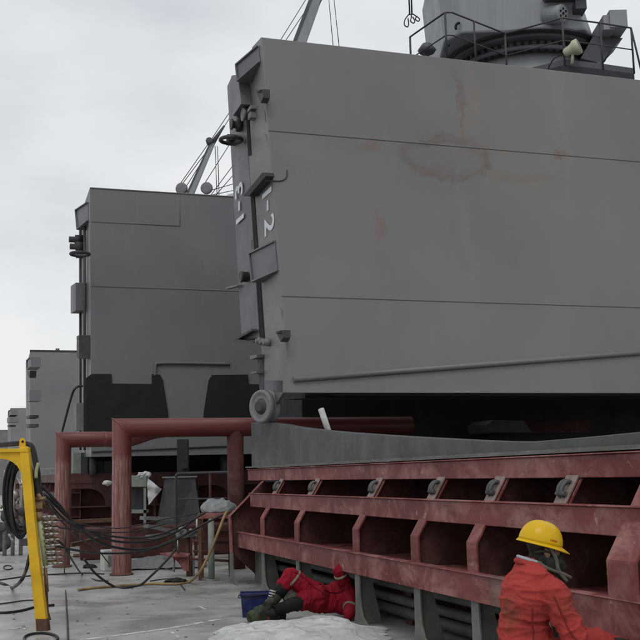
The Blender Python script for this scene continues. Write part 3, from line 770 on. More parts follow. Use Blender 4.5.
# floodlight
p = at(573, 49, rp[6].y - .1); fl = thing('floodlight', 'cream yellow floodlight clamped on the crane platform rail', 'floodlight', p)
M['cream'] = paint('cream_plastic', (.5, .5, .36), .55, .15, 5, 0, (.3, .28, .2), .5)
ax = Vector((.8, -.45, .28)).normalized()
m = MB(); m.lathe(p - ax * .2, ax, [(.06, 0), (.09, .04), (.1, .14), (.13, .2), (.16, .24), (.16, .33), (.14, .34)], 24); m.build('lamp_body', M['cream'], fl)
m = MB(); m.lathe(p + ax * .142, ax, [(.135, 0), (.13, .006)], 24); m.build('lens', M['fitting'], fl)
m = MB(); m.tube([p - Z * .05, p + Vector((-.03, .05, -.3))], .03, 8); m.build('bracket', M['cream'], fl)
m = MB(); m.tube(spline([p - ax * .2, p + Vector((-.4, 0, -.2)), p + Vector((-.52, .05, -.42)), p + Vector((-.5, .05, -.6))], 6), .015, 6); m.build('cable', M['rubber'], fl)
# capstan-like knob on the left rail corner
p = at(427, 53, rp[0].y + .3); m = MB(); m.lathe(p - Z * .3, Z, [(.05, 0), (.05, .3), (.16, .3), (.2, .36), (.1, .5), (.04, .52)], 14)
single(m, 'ventilator', M['crane_dark'], 'small dark mushroom ventilator at the left corner of the crane platform', 'ventilator')

# ------------------------------------------------------------------ far crane jibs with their wires
def jib(label, a, b, Y, wd, tiplen, wires, sheaves=()):
    A_, B_ = at(*a, Y), at(*b, Y)
    base = Vector((A_.x, A_.y, 0))
    t_ = thing('crane_jib', label, 'crane jib', base, 'raised crane jibs behind the covers')
    m = MB(); dirn = (B_ - A_); sx = Vector((wd / 2, 0, 0)); sy = Vector((0, wd * .4, 0))
    vs = [A_ - sx - sy, A_ + sx - sy, A_ + sx + sy, A_ - sx + sy]
    s2 = .62
    vs += [B_ - sx * s2 - sy * s2, B_ + sx * s2 - sy * s2, B_ + sx * s2 + sy * s2, B_ - sx * s2 + sy * s2]
    m.add(vs, [[3, 2, 1, 0], [4, 5, 6, 7], [0, 1, 5, 4], [1, 2, 6, 5], [2, 3, 7, 6], [3, 0, 4, 7]])
    m.build('boom', M['crane'], t_)
    m = MB(); m.prism([A_ - sx - sy * 1.02, A_ - sx * .45 - sy * 1.02, B_ - sx * s2 * .45 - sy * s2 * 1.05, B_ - sx * s2 - sy * s2 * 1.05], Vector((0, -.03, 0))); m.build('web', M['crane_dark'], t_)
    if tiplen:
        dn = dirn.normalized(); e = B_ + (dn * .8 + Vector((.25, 0, .1))).normalized() * tiplen
        m = MB(); m.tube([B_, e], [wd * .34, wd * .13], 8); m.lathe(B_ + Vector((-wd * .35, -wd * .5, .1)), Vector((0, 1, 0)), [(.1, 0), (wd * .42, 0), (wd * .42, wd), (.1, wd)], 16); m.build('tip', M['crane_dark'], t_)
    m = MB(); m.lathe(base, Z, [(wd * 1.3, 0), (wd * 1.3, A_.z)], 24); m.lathe(base + Z * (A_.z + .01), Z, [(wd * 1.6, -3), (wd * 1.6, 0), (wd * .8, .4)], 24); m.build('pedestal', M['crane'], t_)
    m = MB()
    for w in wires: m.tube([at(*q, Y) for q in w], Y * .00042, 5)
    m.build('wire', M['wire'], t_)
    for q in sheaves:
        m = MB(); c = at(*q, Y); m.lathe(c - Vector((0, .2, 0)), Vector((.2, 1, 0)), [(.12, 0), (.36, 0), (.45, .03), (.4, .1), (.45, .2), (.36, .25), (.1, .25)], 28); m.build('sheave', M['fitting'], t_)
    return t_
jib('grey crane jib rising above the top edge of the tallest hatch cover', (240, 205), (338, -62), 46, .75, 0,
    [((262, 70), (318, -20)), ((266, 70), (326, -20)), ((276, 70), (330, -20)), ((282, 70), (336, -25)), ((334.5, 60), (327, -20)), ((340.5, 60), (332, -20))])
jib('slender grey crane jib with two sheaves, in the sky between two hatch covers', (178, 222), (212.5, 143), 76, .62, 1.6,
    [((178, 187), (213, 137), (231, 110)), ((180, 187), (216, 139), (233, 113)), ((184, 190), (211, 147)), ((189, 190), (212, 149)), ((203, 186), (240, 128)),
     ((211, 195), (246, 148)), ((216, 195), (246, 160)), ((215, 146), (217, 195)), ((217.5, 146), (219, 195)), ((205, 192), (240, 182)), ((212, 195), (240, 189))], ((181.5, 189), (206.5, 188.5)))
# hook hanging from the near crane
p = at(410.5, 14, 21.5); hk = thing('crane_hook', 'dark sling hooks hanging on wires in the sky left of the crane platform', 'hook', p)
m = MB()
for dx in (-.03, .05): m.tube([p + Vector((dx, 0, 3)), p + Vector((dx * .6, 0, -.02))], .018, 6)
m.build('wire', M['fitting_dark'], hk)
for dx, ln in ((-.06, .24), (.03, .16), (.1, .12)):
    m = MB(); c = p + Vector((dx * .5, 0, 0)); m.tube(spline([c, c + Vector((dx - .03, 0, -ln * .5)), c + Vector((dx - .05, 0, -ln)), c + Vector((dx + .01, 0, -ln - .05)), c + Vector((dx + .04, 0, -ln)), c + Vector((dx * .6 + .01, 0, -ln * .4))], 6), .014, 6); m.build('hook', M['fitting_dark'], hk)

# ------------------------------------------------------------------ red pipe frames
def pipe_frame(label, foot, top_px, r, length, leg2, bend=None):
    g = ground(*foot); t_ = thing('pipe_frame', label, 'pipe frame', g, 'red pipe frames across the deck')
    h = (at(foot[0], top_px, g.y).z) - r
    top = Vector((g.x, g.y, h))
    m = MB(); n = 28
    # mitred corner: vertical leg and horizontal run cut on the bisector
    a = V; 
    vs = []; 
    for k in range(n):
        th = 2 * math.pi * k / n
        o = V * math.cos(th) * r + fnv * math.sin(th) * r
        vs.append(g + o)
    for k in range(n):
        th = 2 * math.pi * k / n
        o = V * math.cos(th) * r + fnv * math.sin(th) * r
        vs.append(top + o - Z * (math.cos(th) * r))          # mitre plane
    pts_end = []
    for k in range(n):
        th = 2 * math.pi * k / n
        vs.append(top + V * length + fnv * math.sin(th) * r - Z * math.cos(th) * r)
    fs = [[k, (k + 1) % n, n + (k + 1) % n, n + k] for k in range(n)]
    m.add(vs, fs + [[n + k, n + (k + 1) % n, 2 * n + (k + 1) % n, 2 * n + k] for k in range(n)], True)
    pb = m.build('pipe', M['pipe'], t_)
    m = MB()
    ring = [top + V * math.cos(2 * math.pi * k / n) * (r + .003) + fnv * math.sin(2 * math.pi * k / n) * (r + .003) - Z * (math.cos(2 * math.pi * k / n) * (r + .003)) for k in range(n)]
    m.tube(ring, .008, 6, closed=True); m.build('weld_seam', M['maroon'], pb)
    m = MB(); m.lathe(g, Z, [(r + .02, .0), (r + .035, .0), (r + .03, .03), (r + .002, .035)], 28); m.build('foot_weld', M['rust'], t_)
    if leg2:
        q = top + V * leg2 - Z * r * .5; m = MB(); m.tube([Vector((q.x, q.y, 0)), q], r * .9, 24); m.build('leg', M['maroon_dark'], t_)
    if bend:
        q = top + V * length; m = MB(); m.tube(spline([q, q + V * .5, q + V * 1.1 + Z * .16, q + V * 2.2 + Z * .2, q + V * 4 + Z * .2], 8), r, 24); m.build('bent_pipe', M['pipe'], t_)
    return t_
pipe_frame('nearer red pipe frame with a scratched leg, running behind the hatch wheel', (121.5, 575), 418.5, .165, 5.4, 2.0)
pipe_frame('red pipe frame at the back left, lower and shorter than the other', (62, 567), 432, .148, .75, 0, True)
# ------------------------------------------------------------------ deck, sea
t = NT('wet_grey_deck')
b1 = t.noise(.55, 6, .6, None, .3); b2 = t.noise(2.3, 8, .68, None, .5); b3 = t.noise(11, 8, .7)
base = t.mix(t.ramp(b1, [(.35, 0.0), (.65, 1.0)]), (.27, .275, .265), (.38, .385, .37))
base = t.mix(t.ramp(b2, [(.5, 0.0), (.68, .75)]), base, (.19, .195, .185))
base = t.mix(t.ramp(b3, [(.6, 0.0), (.7, .5)]), base, (.46, .46, .44))
sm = t.noise(1, 7, .65, t.vec((.8, 3.2, 1), (0, 0, .35)), .6)
base = t.mix(t.ramp(sm, [(.58, 0.0), (.68, .45)]), base, (.47, .465, .45))
rs = t.noise(1.6, 6, .7, t.vec((1, 1.4, 1), (0, 0, 1.0)), .8)
base = t.mix(t.ramp(rs, [(.62, 0.0), (.74, .5)]), base, (.16, .125, .10))
t.col(base)
wet = t.ramp(t.noise(.8, 5, .6, None, .4), [(.42, .62), (.6, .22)])
t.rough(wet); t.bump(t.math('ADD', b3, t.math('MULTIPLY', b2, .6)), .12, .01)
M['deck'] = t.m
def dk(u, v): return Vector((O.x, O.y, 0)) + U * u + V * v
m = MB(); m.prism([dk(30, -14), dk(30, 26), dk(-170, 26), dk(-170, -14)], -Z * .4); structure(m, 'deck', M['deck'])
t = NT('grey_sea'); t.col((.07, .09, .095)); t.rough(.15); t.bump(t.noise(.25, 6, .6), .3, .3); M['sea'] = t.m
s_ = 5000; m = MB(); m.add([(-s_, -s_, -7), (s_, -s_, -7), (s_, s_, -7), (-s_, s_, -7)], [[0, 1, 2, 3]]); structure(m, 'sea', M['sea'])
# hull under the deck
m = MB(); m.prism([p - Z * .42 for p in (dk(29.9, -13.9), dk(29.9, 25.9), dk(-169.9, 25.9), dk(-169.9, -13.9))], -Z * 8); structure(m, 'hull', M['maroon_dark'])
# painted lines
t = NT('worn_deck_paint'); t.col((.62, .62, .6)); t.rough(.6)
tr = t.n('ShaderNodeBsdfTransparent'); mx = t.n('ShaderNodeMixShader'); t.l(t.ramp(t.noise(6, 8, .75), [(.42, 0.0), (.56, 1.0)]), mx.inputs[0])
t.l(tr.outputs[0], mx.inputs[1]); t.l(t.b.outputs[0], mx.inputs[2]); t.l(mx.outputs[0], t.t.nodes['Material Output'].inputs[0])
M['line'] = t.m
m = MB()
def stripe(pts, wd=.035):
    pts = [ground(*p) for p in pts]
    for a, b in zip(pts, pts[1:]):
        n_ = (b - a).cross(Z).normalized() * wd
        m.add([a - n_ + Z * .004, b - n_ + Z * .004, b + n_ + Z * .004, a + n_ + Z * .004], [[0, 1, 2, 3]])
stripe([(60, 643), (120, 635.5), (170, 628.5), (222, 619)], .04); stripe([(-10, 631), (20, 628.5), (26, 627.5)], .03)
structure(m, 'painted_line', M['line'])
m = MB()
for (a, b) in (((19, 624), (27, 628)), ((19, 629), (28, 624)), ((20, 626), (28, 626)), ((23, 623), (24, 630)), ((171, 632), (179, 638)), ((198, 606), (206, 610)), ((0, 567), (9, 566)), ((38, 571), (58, 569))):
    stripe([a, b], .018)
structure(m, 'chalk_mark', M['line'])

# debris on the deck: flakes of paint and rust
m = MB(); R.seed(3)
for k in range(170):
    x, y = R.uniform(-20, 480), 548 + 110 * R.random() ** 1.3
    g = ground(x, y, .003); 
    if (g - O).dot(V) > .2: continue
    r_ = R.uniform(.004, .022); a = R.uniform(0, 6.28)
    m.prism([g + Vector((math.cos(a + q) * r_ * R.uniform(.6, 1.4), math.sin(a + q) * r_ * R.uniform(.6, 1.4), R.uniform(0, .004))) for q in (0, 1.6, 3.1, 4.7)], Z * .003)
o = m.build('debris', M['rust']); o['kind'] = 'stuff'
m = MB()
for k in range(260):
    x, y = R.uniform(-20, 420), 555 + 100 * R.random()
    g = ground(x, y, .003)
    if (g - O).dot(V) > .2: continue
    r_ = R.uniform(.004, .018); a = R.uniform(0, 6.28)
    m.prism([g + Vector((math.cos(a + q) * r_ * R.uniform(.5, 1.6), math.sin(a + q) * r_ * R.uniform(.5, 1.6), 0)) for q in (0, 1.6, 3.1, 4.7)], Z * .003)
o = m.build('paint_flakes', M['white_box']); o['kind'] = 'stuff'

M['bag_green'] = paint('mottled_green_cloth', (.035, .06, .03), .85, .5, 9, 0, (.16, .04, .035), .8, (.2, .19, .15), .68, .3)
M['bag_dark'] = paint('dark_cloth', (.02, .023, .02), .85, .4, 8)
# ------------------------------------------------------------------ yellow frame with hoses and manifold
YF = 11.3
yg = ground(42, 631); YF = yg.y
yf = thing('hose_rack', 'yellow painted steel rack with a leaning post and curved corner, at the left edge', 'rack', yg)
def Y(px, py, dy=0.0): return at(px, py, YF + dy)
m = MB()
post = [(36, 631.5), (47.5, 631.5), (45, 612), (40, 570), (34.5, 520), (30.5, 475), (27.8, 447), (20, 447), (20, 460), (21.5, 475), (24.5, 510), (30, 570), (34.5, 612)]
m.prism([Y(x, y) for x, y in post], Vector((0, .1, 0))); p1 = m.build('post', M['yellow'], yf, bevel=.006)
m = MB(); m.prism([Y(35.6, 619, -.004), Y(46.6, 619, -.004), Y(48, 632, -.004), Y(36.3, 632, -.004)], Vector((0, .115, 0))); m.prism([Y(48.5, 612, .12), Y(51, 620, .12), Y(46, 620, .12), Y(44, 560, .12)], Vector((0, .02, 0))); m.build('post_shoe', M['rust'], yf)
m = MB()
m.prism([Y(x, y, -.008) for x, y in ((-60, 449), (19, 448.5), (28, 447), (28, 452), (-60, 453))], Vector((0, .115, 0)))
m.prism([Y(x, y, .02) for x, y in ((-60, 452), (22, 452), (22, 476), (20, 471), (17, 466), (13, 462.5), (8, 460), (2, 459), (-60, 460))], Vector((0, .03, 0)))
m.build('beam', M['yellow'], yf, bevel=.004)
m = MB(); m.prism([Y(-52, 450), Y(-60, 450), Y(-70, 640), Y(-60, 640)], Vector((0, .1, 0))); m.build('post', M['yellow'], yf, bevel=.006)
m = MB()
ear = [(19, 449), (19.5, 440), (21, 438), (23, 438), (24.8, 440.5), (25.5, 448)]
m.prism([Y(x, y, .03) for x, y in ear], Vector((0, .03, 0))); m.build('lifting_eye', M['yellow'], yf)
m = MB(); m.lathe(Y(22, 441.5, .0), Vector((0, 1, 0)), [(.014, .022), (.014, .068)], 12); m.build('eye_hole', M['gap'], yf)
# manifold tube with nipples
mf = thing('valve_manifold', 'pale yellow green manifold tube with rows of steel nozzles beside the yellow post', 'manifold', Y(48, 578, .15))
m = MB(); m.tube([Y(39, 514, .15), Y(45.5, 566, .15)], .03, 14); m.build('manifold_tube', M['pale_green'], mf)
m = MB(); m.tube([Y(38.5, 512, .15), Y(39.8, 521, .15)], .036, 12); m.build('orange_collar', M['hose_yellow'], mf)
for k in range(9):
    t_ = k / 8; x = 41 + 6 * t_; y = 517 + 47 * t_
    m = MB(); a = Y(x, y, .13); ex = Vector((1, -.25, .06 + .04 * R.uniform(-1, 1))).normalized()
    m.tube([a, a + ex * .07], .011, 8); m.tube([a + ex * .07, a + ex * .12], .017, 8); m.tube([a + ex * .12, a + ex * .19], [.012, .008], 8)
    m.build('nozzle', M['steel'], mf)
    if k < 8:
        m = MB(); a = Y(x + 1, y + 3, .19); ex = Vector((.95, .3, -.04))
        m.tube([a, a + ex * .09], .014, 8); m.tube([a + ex * .09, a + ex * .15], .02, 8); m.tube([a + ex * .15, a + ex * .2], .01, 8); m.build('nozzle', M['brass'], mf)
m = MB(); m.box(Y(39.5, 503, .15), Vector((.045, 0, 0)), Vector((0, .05, 0)), Vector((0, 0, .06))); m.tube([Y(36, 500, .1), Y(46, 498, .1)], .02, 8); m.tube([Y(38, 494, .1), Y(47, 508, .2)], .022, 8)
m.tube([Y(38, 512, .15), Y(38, 496, .15)], .03, 10); m.build('valve_body', M['brass'], mf)
m = MB(); m.tube([Y(45, 568, .15), Y(46, 580, .15), Y(47, 592, .16)], .022, 10); m.build('drain_tube', M['brass'], mf)
m = MB(); m.tube([Y(46, 590, .16), ground(47.5, 621)], .02, 8); m.build('stand', M['rust'], mf)
# coil of black hose hung from the frame
hc = thing('hose_coil', 'thick black rubber hose coil hanging behind the yellow post', 'hose coil', Y(16, 540, .2))
m = MB(); R.seed(5)
for k in range(7):
    cx, cy = 19 + R.uniform(-2, 3), 497 + R.uniform(-3, 4); rx = 9 + k * 1.1 + R.uniform(-.6, .6); ry = 34 + R.uniform(-3, 5)
    m.tube([Y(cx + rx * math.cos(a), cy + ry * math.sin(a), .16 + .035 * k + .03 * math.sin(a * 2 + k)) for a in [rad(q) for q in range(0, 360, 12)]], .021, 8, closed=True)
m.build('hose_loops', M['rubber'], hc)
hb_ = thing('cable_bundle', 'bundle of black cables slung over the top corner of the yellow frame', 'cable', Y(35, 500, .1))
m = MB()
for k in range(9):
    o_ = R.uniform(-1.5, 3)
    m.tube(spline([Y(-20, 447 + R.uniform(-2, 2), .15), Y(8, 444.5 + R.uniform(-1.5, 1), .13), Y(24, 443 + R.uniform(-1, 1.5), .13), Y(31 + o_ * .6, 447 + R.uniform(-2, 2), .1 + k * .012), Y(34 + o_, 460, .1 + k * .015), Y(37 + o_, 476 + R.uniform(-4, 4), .1 + k * .015), Y(39 + o_ * .9, 497, .14)], 6), .013, 6)
m.build('cables', M['cable'], hb_)
m = MB(); m.tube(spline([Y(38.5, 463, .06), Y(36.5, 470, .05), Y(36, 478, .06)], 5), .02, 8); m.build('yellow_tape', M['pale_green'], hb_)
# dull red machine with a wheel at the very left
rm_g = ground(2, 553)
rm = thing('winch_machine', 'dull red machine with dark wheel cut by the left edge of the photo', 'machine', rm_g)
def at_(px, py, dy=0): return at(px, py, rm_g.y + dy)
m = MB(); m.lathe(at_(0, 537), Vector((.4, -1, 0)), [(.05, -.1), (.3, -.1), (.33, -.05), (.33, .02), (.22, .04), (.18, .0), (.05, .01)], 28); m.build('wheel', M['fitting_dark'], rm)
m = MB(); m.box(at_(-8, 533, .3), Vector((.32, 0, 0)), Vector((0, .25, 0)), Vector((0, 0, .24))); m.tube([at_(4, 524, .2), at_(6, 548, .2)], .05, 10); m.build('body', M['red_machine'], rm, bevel=.03)
# cluttered valves and pipes behind the coil
vs_ = thing('valve_cluster', 'grimy cluster of small valves and pipes seen through the hose coil', 'valves', ground(20, 556))
yv = ground(20, 556).y
m = MB(); R.seed(11)
for k in range(16):
    x, y = R.uniform(2, 27), R.uniform(478, 535)
    m.tube([at(x, y, yv + R.uniform(-.2, .3)), at(x + R.uniform(-5, 6), y + R.uniform(-7, 12), yv + R.uniform(-.2, .3))], R.uniform(.02, .06), 8)
for x in (6, 14, 22): m.tube([at(x, 470, yv + .2), Vector((at(x, 470, yv + .2).x, yv + .2, 0))], .045, 10)
m.build('pipework', M['steel'], vs_)
m = MB()
for k in range(6):
    p = at(R.uniform(4, 27), R.uniform(480, 530), yv - .25); m.lathe(p, Vector((R.uniform(-.5, .5), -1, R.uniform(-.3, .3))), [(.02, 0), (.02, .1), (.1, .1), (.1, .13), (.02, .13)], 14)
m.build('handwheel', M['fitting_dark'], vs_)
m = MB(); m.box(at(26, 542, yv - .3), Vector((.1, 0, 0)), Vector((0, .1, 0)), Vector((0, 0, .075))); single(m, 'connector_box', M['fitting_dark'], 'small dark box on deck right behind the yellow post', 'box', bevel=.01)

# ------------------------------------------------------------------ cables
def cable(pts, label, r=.014, mat='cable', grp='cables strung between the yellow frame and the valve stand', name='cable'):
    m = MB(); m.tube(spline(pts, 10), r, 8); return single(m, name, M[mat], label, 'cable', grp)
a0 = lambda k: Y(45 + k, 492 + k * 2, .15)
cable([Y(42, 486, .15), at(60, 506, 12.2), at(80, 530, 13.2), at(109, 546, 14.2), at(147, 549, 15.2), at(180, 537, 16), at(212, 520, 16.4), at(228, 513, 16.6)], 'thickest black cable slung from the yellow post up to the wrapped bundle on the table', .018)
cable([Y(44, 494, .15), at(75, 523, 12.8), at(109, 540, 14), at(147, 541.5, 15), at(178, 531, 15.8), at(201, 514, 16.2)], 'black cable hanging straight above the white box by the scratched pipe', .016)
cable([Y(46, 500, .15), at(72, 525, 12.6), at(110, 536, 14), at(150, 537, 15), at(185, 524, 15.8), at(205, 513, 16.2)], 'upper slack black cable crossing the scratched red pipe', .014)
cable([Y(52, 545, .15), at(74, 550, 12.4), at(105, 553.5, 13.8), at(145, 551, 15), at(176, 540, 15.8), at(190, 531, 16.1)], 'lowest slung black cable, starting at the manifold nozzles', .014)
cable([at(84, 559, 15.4), at(96, 574, 15.6), ground(114, 586.5, .02), ground(126, 587.5, .02), ground(140, 585, .02), at(152, 575, 16), at(166, 561, 16.1), at(176, 549, 16.2)], 'black cable drooping down to the deck in front of the scratched pipe leg', .018)
cable([Y(53, 527, .15), at(62, 528, 12.2), at(90, 531, 13.2), at(130, 532, 15), at(165, 524, 16)], 'thin black cable from the manifold passing high behind the scratched pipe', .009)
cable([at(65, 524, 13.6), at(65.2, 550, 13.6), ground(64.5, 572, .015), ground(66, 600, .012), ground(67.5, 625, .012), ground(68.5, 652, .012)], 'thin dark cable running over the deck towards the bottom, right of the yellow post', .011)
cable([Y(30, 554, .1), Y(26, 570, .05), Y(20, 582, -.1), ground(12, 587.5, .02), ground(4, 584, .02), ground(-8, 580, .02)], 'thick black hose hanging to the deck left of the yellow post', .02, 'rubber', None)
cable([ground(-8, 581, .012), ground(10, 578.5, .012), ground(32, 575.5, .012), ground(60, 574, .012), ground(86, 573, .012), ground(104, 574, .012)], 'thin dark cable lying flat on the deck from the left edge to the white box', .012, 'cable', None)
cable([ground(-8, 613, .015), ground(8, 612.5, .015), ground(22, 610.5, .015), ground(36, 607, .015), ground(54, 605, .015)], 'dark hose lying on the deck across the foot of the yellow post', .017, 'rubber', None)
cable([ground(-8, 605, .01), ground(10, 602.5, .01), ground(24, 600.5, .01), ground(36, 600, .01)], 'thin dark cable lying just behind the hose at the foot of the yellow post', .009, 'cable', None)
cable([Y(44, 497, .2), at(58, 517, 12), at(76, 536, 13.6), at(96, 548, 15.2), ground(112, 566, .02), ground(128, 570, .02), ground(150, 566, .02), ground(172, 570, .02)], 'thin cable dropping from the yellow post to the deck behind the scratched pipe leg', .01)
cable([Y(55, 538, .15), at(64, 546, 12), at(72, 560, 13), ground(82, 574, .015), ground(96, 580, .015), ground(108, 581, .015)], 'short black cable falling from the lower nozzles to the deck', .012)
cable([Y(54, 520, .15), at(66, 521, 12), at(92, 526, 13.6), at(124, 528, 15), at(160, 520, 16), at(198, 513.5, 16.4)], 'uppermost thin cable running straight from the top nozzles to the small table', .008)
R.seed(33)
for k, lab in enumerate(('dark rag lying on the deck left of the white box', 'small brown rag lying between the two red pipe legs', 'dark rag lying below the triangular step bracket')):
    gx, gy = ((90, 568), (80, 557), (176, 583))[k]
    g = ground(gx, gy); m = MB(); m.blob(g + Z * .02, .12 + .03 * k, .1, .05, k + 2, .5, 2.5, 4); m.v = [Vector((p.x, p.y, max(.004, p.z))) for p in m.v]
    single(m, 'rag', M['bag_dark'] if k != 1 else M['rust'], lab, 'rag')
m = MB(); m.tube([ground(41 + 17 * math.cos(a), 638.5 + 5.5 * math.sin(a), .015) for a in [rad(q) for q in range(0, 360, 15)]], .014, 8, closed=True)
single(m, 'cable_loop', M['rubber'], 'dark loop of hose lying on the deck around the foot of the yellow post', 'hose')
m = MB(); m.tube([ground(8 + 4.5 * math.cos(a), 567.5 + 2 * math.sin(a), .012) for a in [rad(q) for q in range(0, 330, 15)]], .012, 8)
single(m, 'wire_loop', M['cable'], 'small loop of wire on the deck near the left edge', 'wire')
cable([ground(78, 590, .02), ground(88, 588.5, .02), ground(104, 587, .02), ground(122, 585.5, .02), ground(150, 583.8, .02), ground(176, 584, .02), ground(189, 582, .02), at(199, 573, 16), at(208, 557, 15.9), at(216, 538, 15.8), at(224, 517, 15.8), at(227, 512, 15.9), at(229, 513.5, 16)],
      'dirty yellow air hose running along the deck and up to the wrapped table', .02, 'hose_yellow', None, 'air_hose')
cable([ground(185, 590, .012), ground(176, 580, .012), ground(165, 579, .012), ground(150, 581, .012)], 'short dark cable end on the deck below the valve stand', .009, 'cable', None)

# ------------------------------------------------------------------ valve stand and wrapped table
tb_g = ground(211, 580.5); YT = tb_g.y
tb = thing('work_table', 'small table with maroon top edge and grey green leg beside the hatch side', 'table', tb_g)
def T(px, py, dy=0.0): return at(px, py, YT + dy)
m = MB(); a = T(197, 513.5, -.05); b = T(231, 513, -.05)
m.span(a, b - a, Vector((.1, .55, 0)), -Z * .085); m.build('top', M['maroon'], tb, bevel=.008)
m = MB(); p = T(211, 517); m.tube([Vector((p.x, p.y, 0)), p], .05, 16); m.tube([Vector((p.x, p.y, 0)), Vector((p.x, p.y, .02))], .08, 16); m.build('leg', M['cabinet'], tb)
for x, dy in ((200, .45), (228, .5), (198, .02)):
    m = MB(); p = T(x, 517, dy); m.span(Vector((p.x, p.y, 0)), Vector((.05, 0, 0)), Vector((0, .05, 0)), Z * (p.z)); m.build('leg', M['rust'], tb)
m = MB(); m.span(T(197, 531, .3), T(230, 531, .3) - T(197, 531, .3), Vector((0, .04, 0)), -Z * .1)
for y in (541, 551, 559): m.tube([T(193, y, .35), T(230, y + 2, .35)], .02, 8)
m.build('cross_bar', M['maroon_dark'], tb)
vg = ground(186, 577); YV = vg.y
vst = thing('valve_stand', 'rack of thin rusty posts with a triangular maroon step bracket, cables drawn over it', 'stand', vg)
def W(px, py, dy=0.0): return at(px, py, YV + dy)
m = MB()
m.prism([W(159.5, 553, -.05), W(174, 551.5, .25), W(190, 553.5, .0), W(188, 556, -.05), W(172, 556.5, -.1)], -Z * .02)
m.prism([W(170, 555.5), W(189, 555), W(189, 571), W(184, 571), W(178, 562)], Vector((0, .02, 0))); m.build('step_bracket', M['maroon'], vst)
for x, y0, y1, r_ in ((178, 535, 553, .018), (188, 533, 577, .03), (193.5, 534, 577.5, .02), (190.5, 556, 577, .03), (197, 517, 540, .018), (174, 557, 572, .02), (199, 545, 574, .02)):
    m = MB(); m.tube([W(x, y0, .1), W(x, y1, .1)], r_, 8); m.build('post', M['steel'] if r_ < .025 else M['rust'], vst)
m = MB(); R.seed(4)
for k in range(9):
    p = W(178 + k * 2.2, 533.5 + R.uniform(-2, 2), R.uniform(-.1, .2)); m.tube([p, p + Vector((R.uniform(-.08, .12), R.uniform(-.1, .1), R.uniform(-.02, .1)))], R.uniform(.025, .05), 8)
m.prism([W(176, 534), W(198, 531), W(198, 536), W(176, 539)], Vector((0, .2, 0))); m.build('valve_block', M['fitting'], vst)

def crumple(c, ax, ay, hts, nu, nv, seed, amp, freq):
    """a crumpled sheet; hts(s,t) gives its height"""
    vs = []; fs = []
    for i in range(nu + 1):
        for j in range(nv + 1):
            s, q = i / nu, j / nv
            p = Vector((s * freq, q * freq, seed))
            rid = 1 - abs(noise.noise(p * 1.0)) * 2; rid2 = 1 - abs(noise.noise(p * 2.3 + Vector((5, 1, 2)))) * 2; rid3 = 1 - abs(noise.noise(p * 5.1)) * 2
            h = hts(s, q) * (1 + .0 * rid) + amp * (rid * .6 + rid2 * .32 + rid3 * .14) * min(1, hts(s, q) * 12 + .15)
            jx = noise.noise(p * 1.7 + Vector((9, 9, 9))) * .06; jy = noise.noise(p * 1.7 + Vector((3, 7, 1))) * .06
            vs.append(Vector(c) + Vector(ax) * (s - .5 + jx) + Vector(ay) * (q - .5 + jy) + Z * max(.006, h))
    for i in range(nu):
        for j in range(nv):
            a = i * (nv + 1) + j; fs.append([a, a + nv + 1, a + nv + 2, a + 1])
    return vs, fs
def plastic(name, c, tr=.35, rough=.3):
    t = NT(name); t.col(t.mix(t.noise(4, 6, .6), mul(c, .85), c)); t.rough(rough)
    tl = t.n('ShaderNodeBsdfTranslucent'); tl.inputs[0].default_value = c + (1,)
    tp = t.n('ShaderNodeBsdfTransparent'); tp.inputs[0].default_value = (.95, .97, .98, 1)
    m1 = t.n('ShaderNodeMixShader'); m1.inputs[0].default_value = .3
    t.l(t.b.outputs[0], m1.inputs[1]); t.l(tl.outputs[0], m1.inputs[2])
    m2 = t.n('ShaderNodeMixShader'); t.l(t.ramp(t.noise(3, 5, .6), [(.35, tr * .5), (.7, tr * 1.4)]), m2.inputs[0])
    t.l(m1.outputs[0], m2.inputs[1]); t.l(tp.outputs[0], m2.inputs[2]); t.l(m2.outputs[0], t.t.nodes['Material Output'].inputs[0])
    t.bump(t.noise(7, 7, .6, None, 1.6), .7, .04)
    return t.m
M['sheet'] = plastic('white_plastic_sheet', (.93, .94, .95), .32, .16)
M['wrap'] = plastic('grey_plastic_wrap', (.42, .44, .45), .2)
# wrapped lump on the table
c = T(219, 512, .25); m = MB()
m.blob(c + Z * .0, .25, .22, .2, 3, .3, 1.6, 5)
m.v = [Vector((p.x, p.y, max(p.z, c.z + .002))) for p in m.v]
m.v = [p + (p - c).normalized() * (.028 * (1 - 2 * abs(noise.noise(p * 8)))) if p.z > c.z + .01 else p for p in m.v]
single(m, 'wrapped_bundle', M['wrap'], 'lumpy bundle wrapped in clear plastic lying on the small maroon table', 'bundle')
# white sheet in the foreground
g0 = ground(212, 644); g1 = ground(372, 641); g2 = ground(300, 612)
c = (g0 + g1) / 2 + Vector((.05, .25, 0))
RF = random.Random(17)
FOLDS = []
for k in range(16):
    th = RF.uniform(0, math.pi); wl = RF.uniform(.16, .62)
    FOLDS.append((math.cos(th), math.sin(th), wl, RF.random(), wl * RF.uniform(.035, .085), RF.uniform(0, 50)))
def hts(s, q):
    """plastic film creased along straight folds"""
    x, y = s * 1.72, q * 1.15
    e = min(1, min(s, 1 - s) * 5) * min(1, min(q, 1 - q) * 5)
    h = .012
    for cx, cy, wl, ph, am, sd in FOLDS:
        msk = max(0, .45 + 1.3 * noise.noise(Vector((x * 1.5, y * 1.5, sd))))
        d_ = (x * cx + y * cy + .05 * noise.noise(Vector((x * 2, y * 2, sd + 9)))) / wl + ph
        tri = abs((d_ % 1.0) - .5) * 2
        h += am * tri * msk
    dome = .07 * math.exp(-((s - .6) / .16) ** 2 - ((q - .6) / .3) ** 2)
    return (h * .95 + dome) * (.12 + .88 * e)
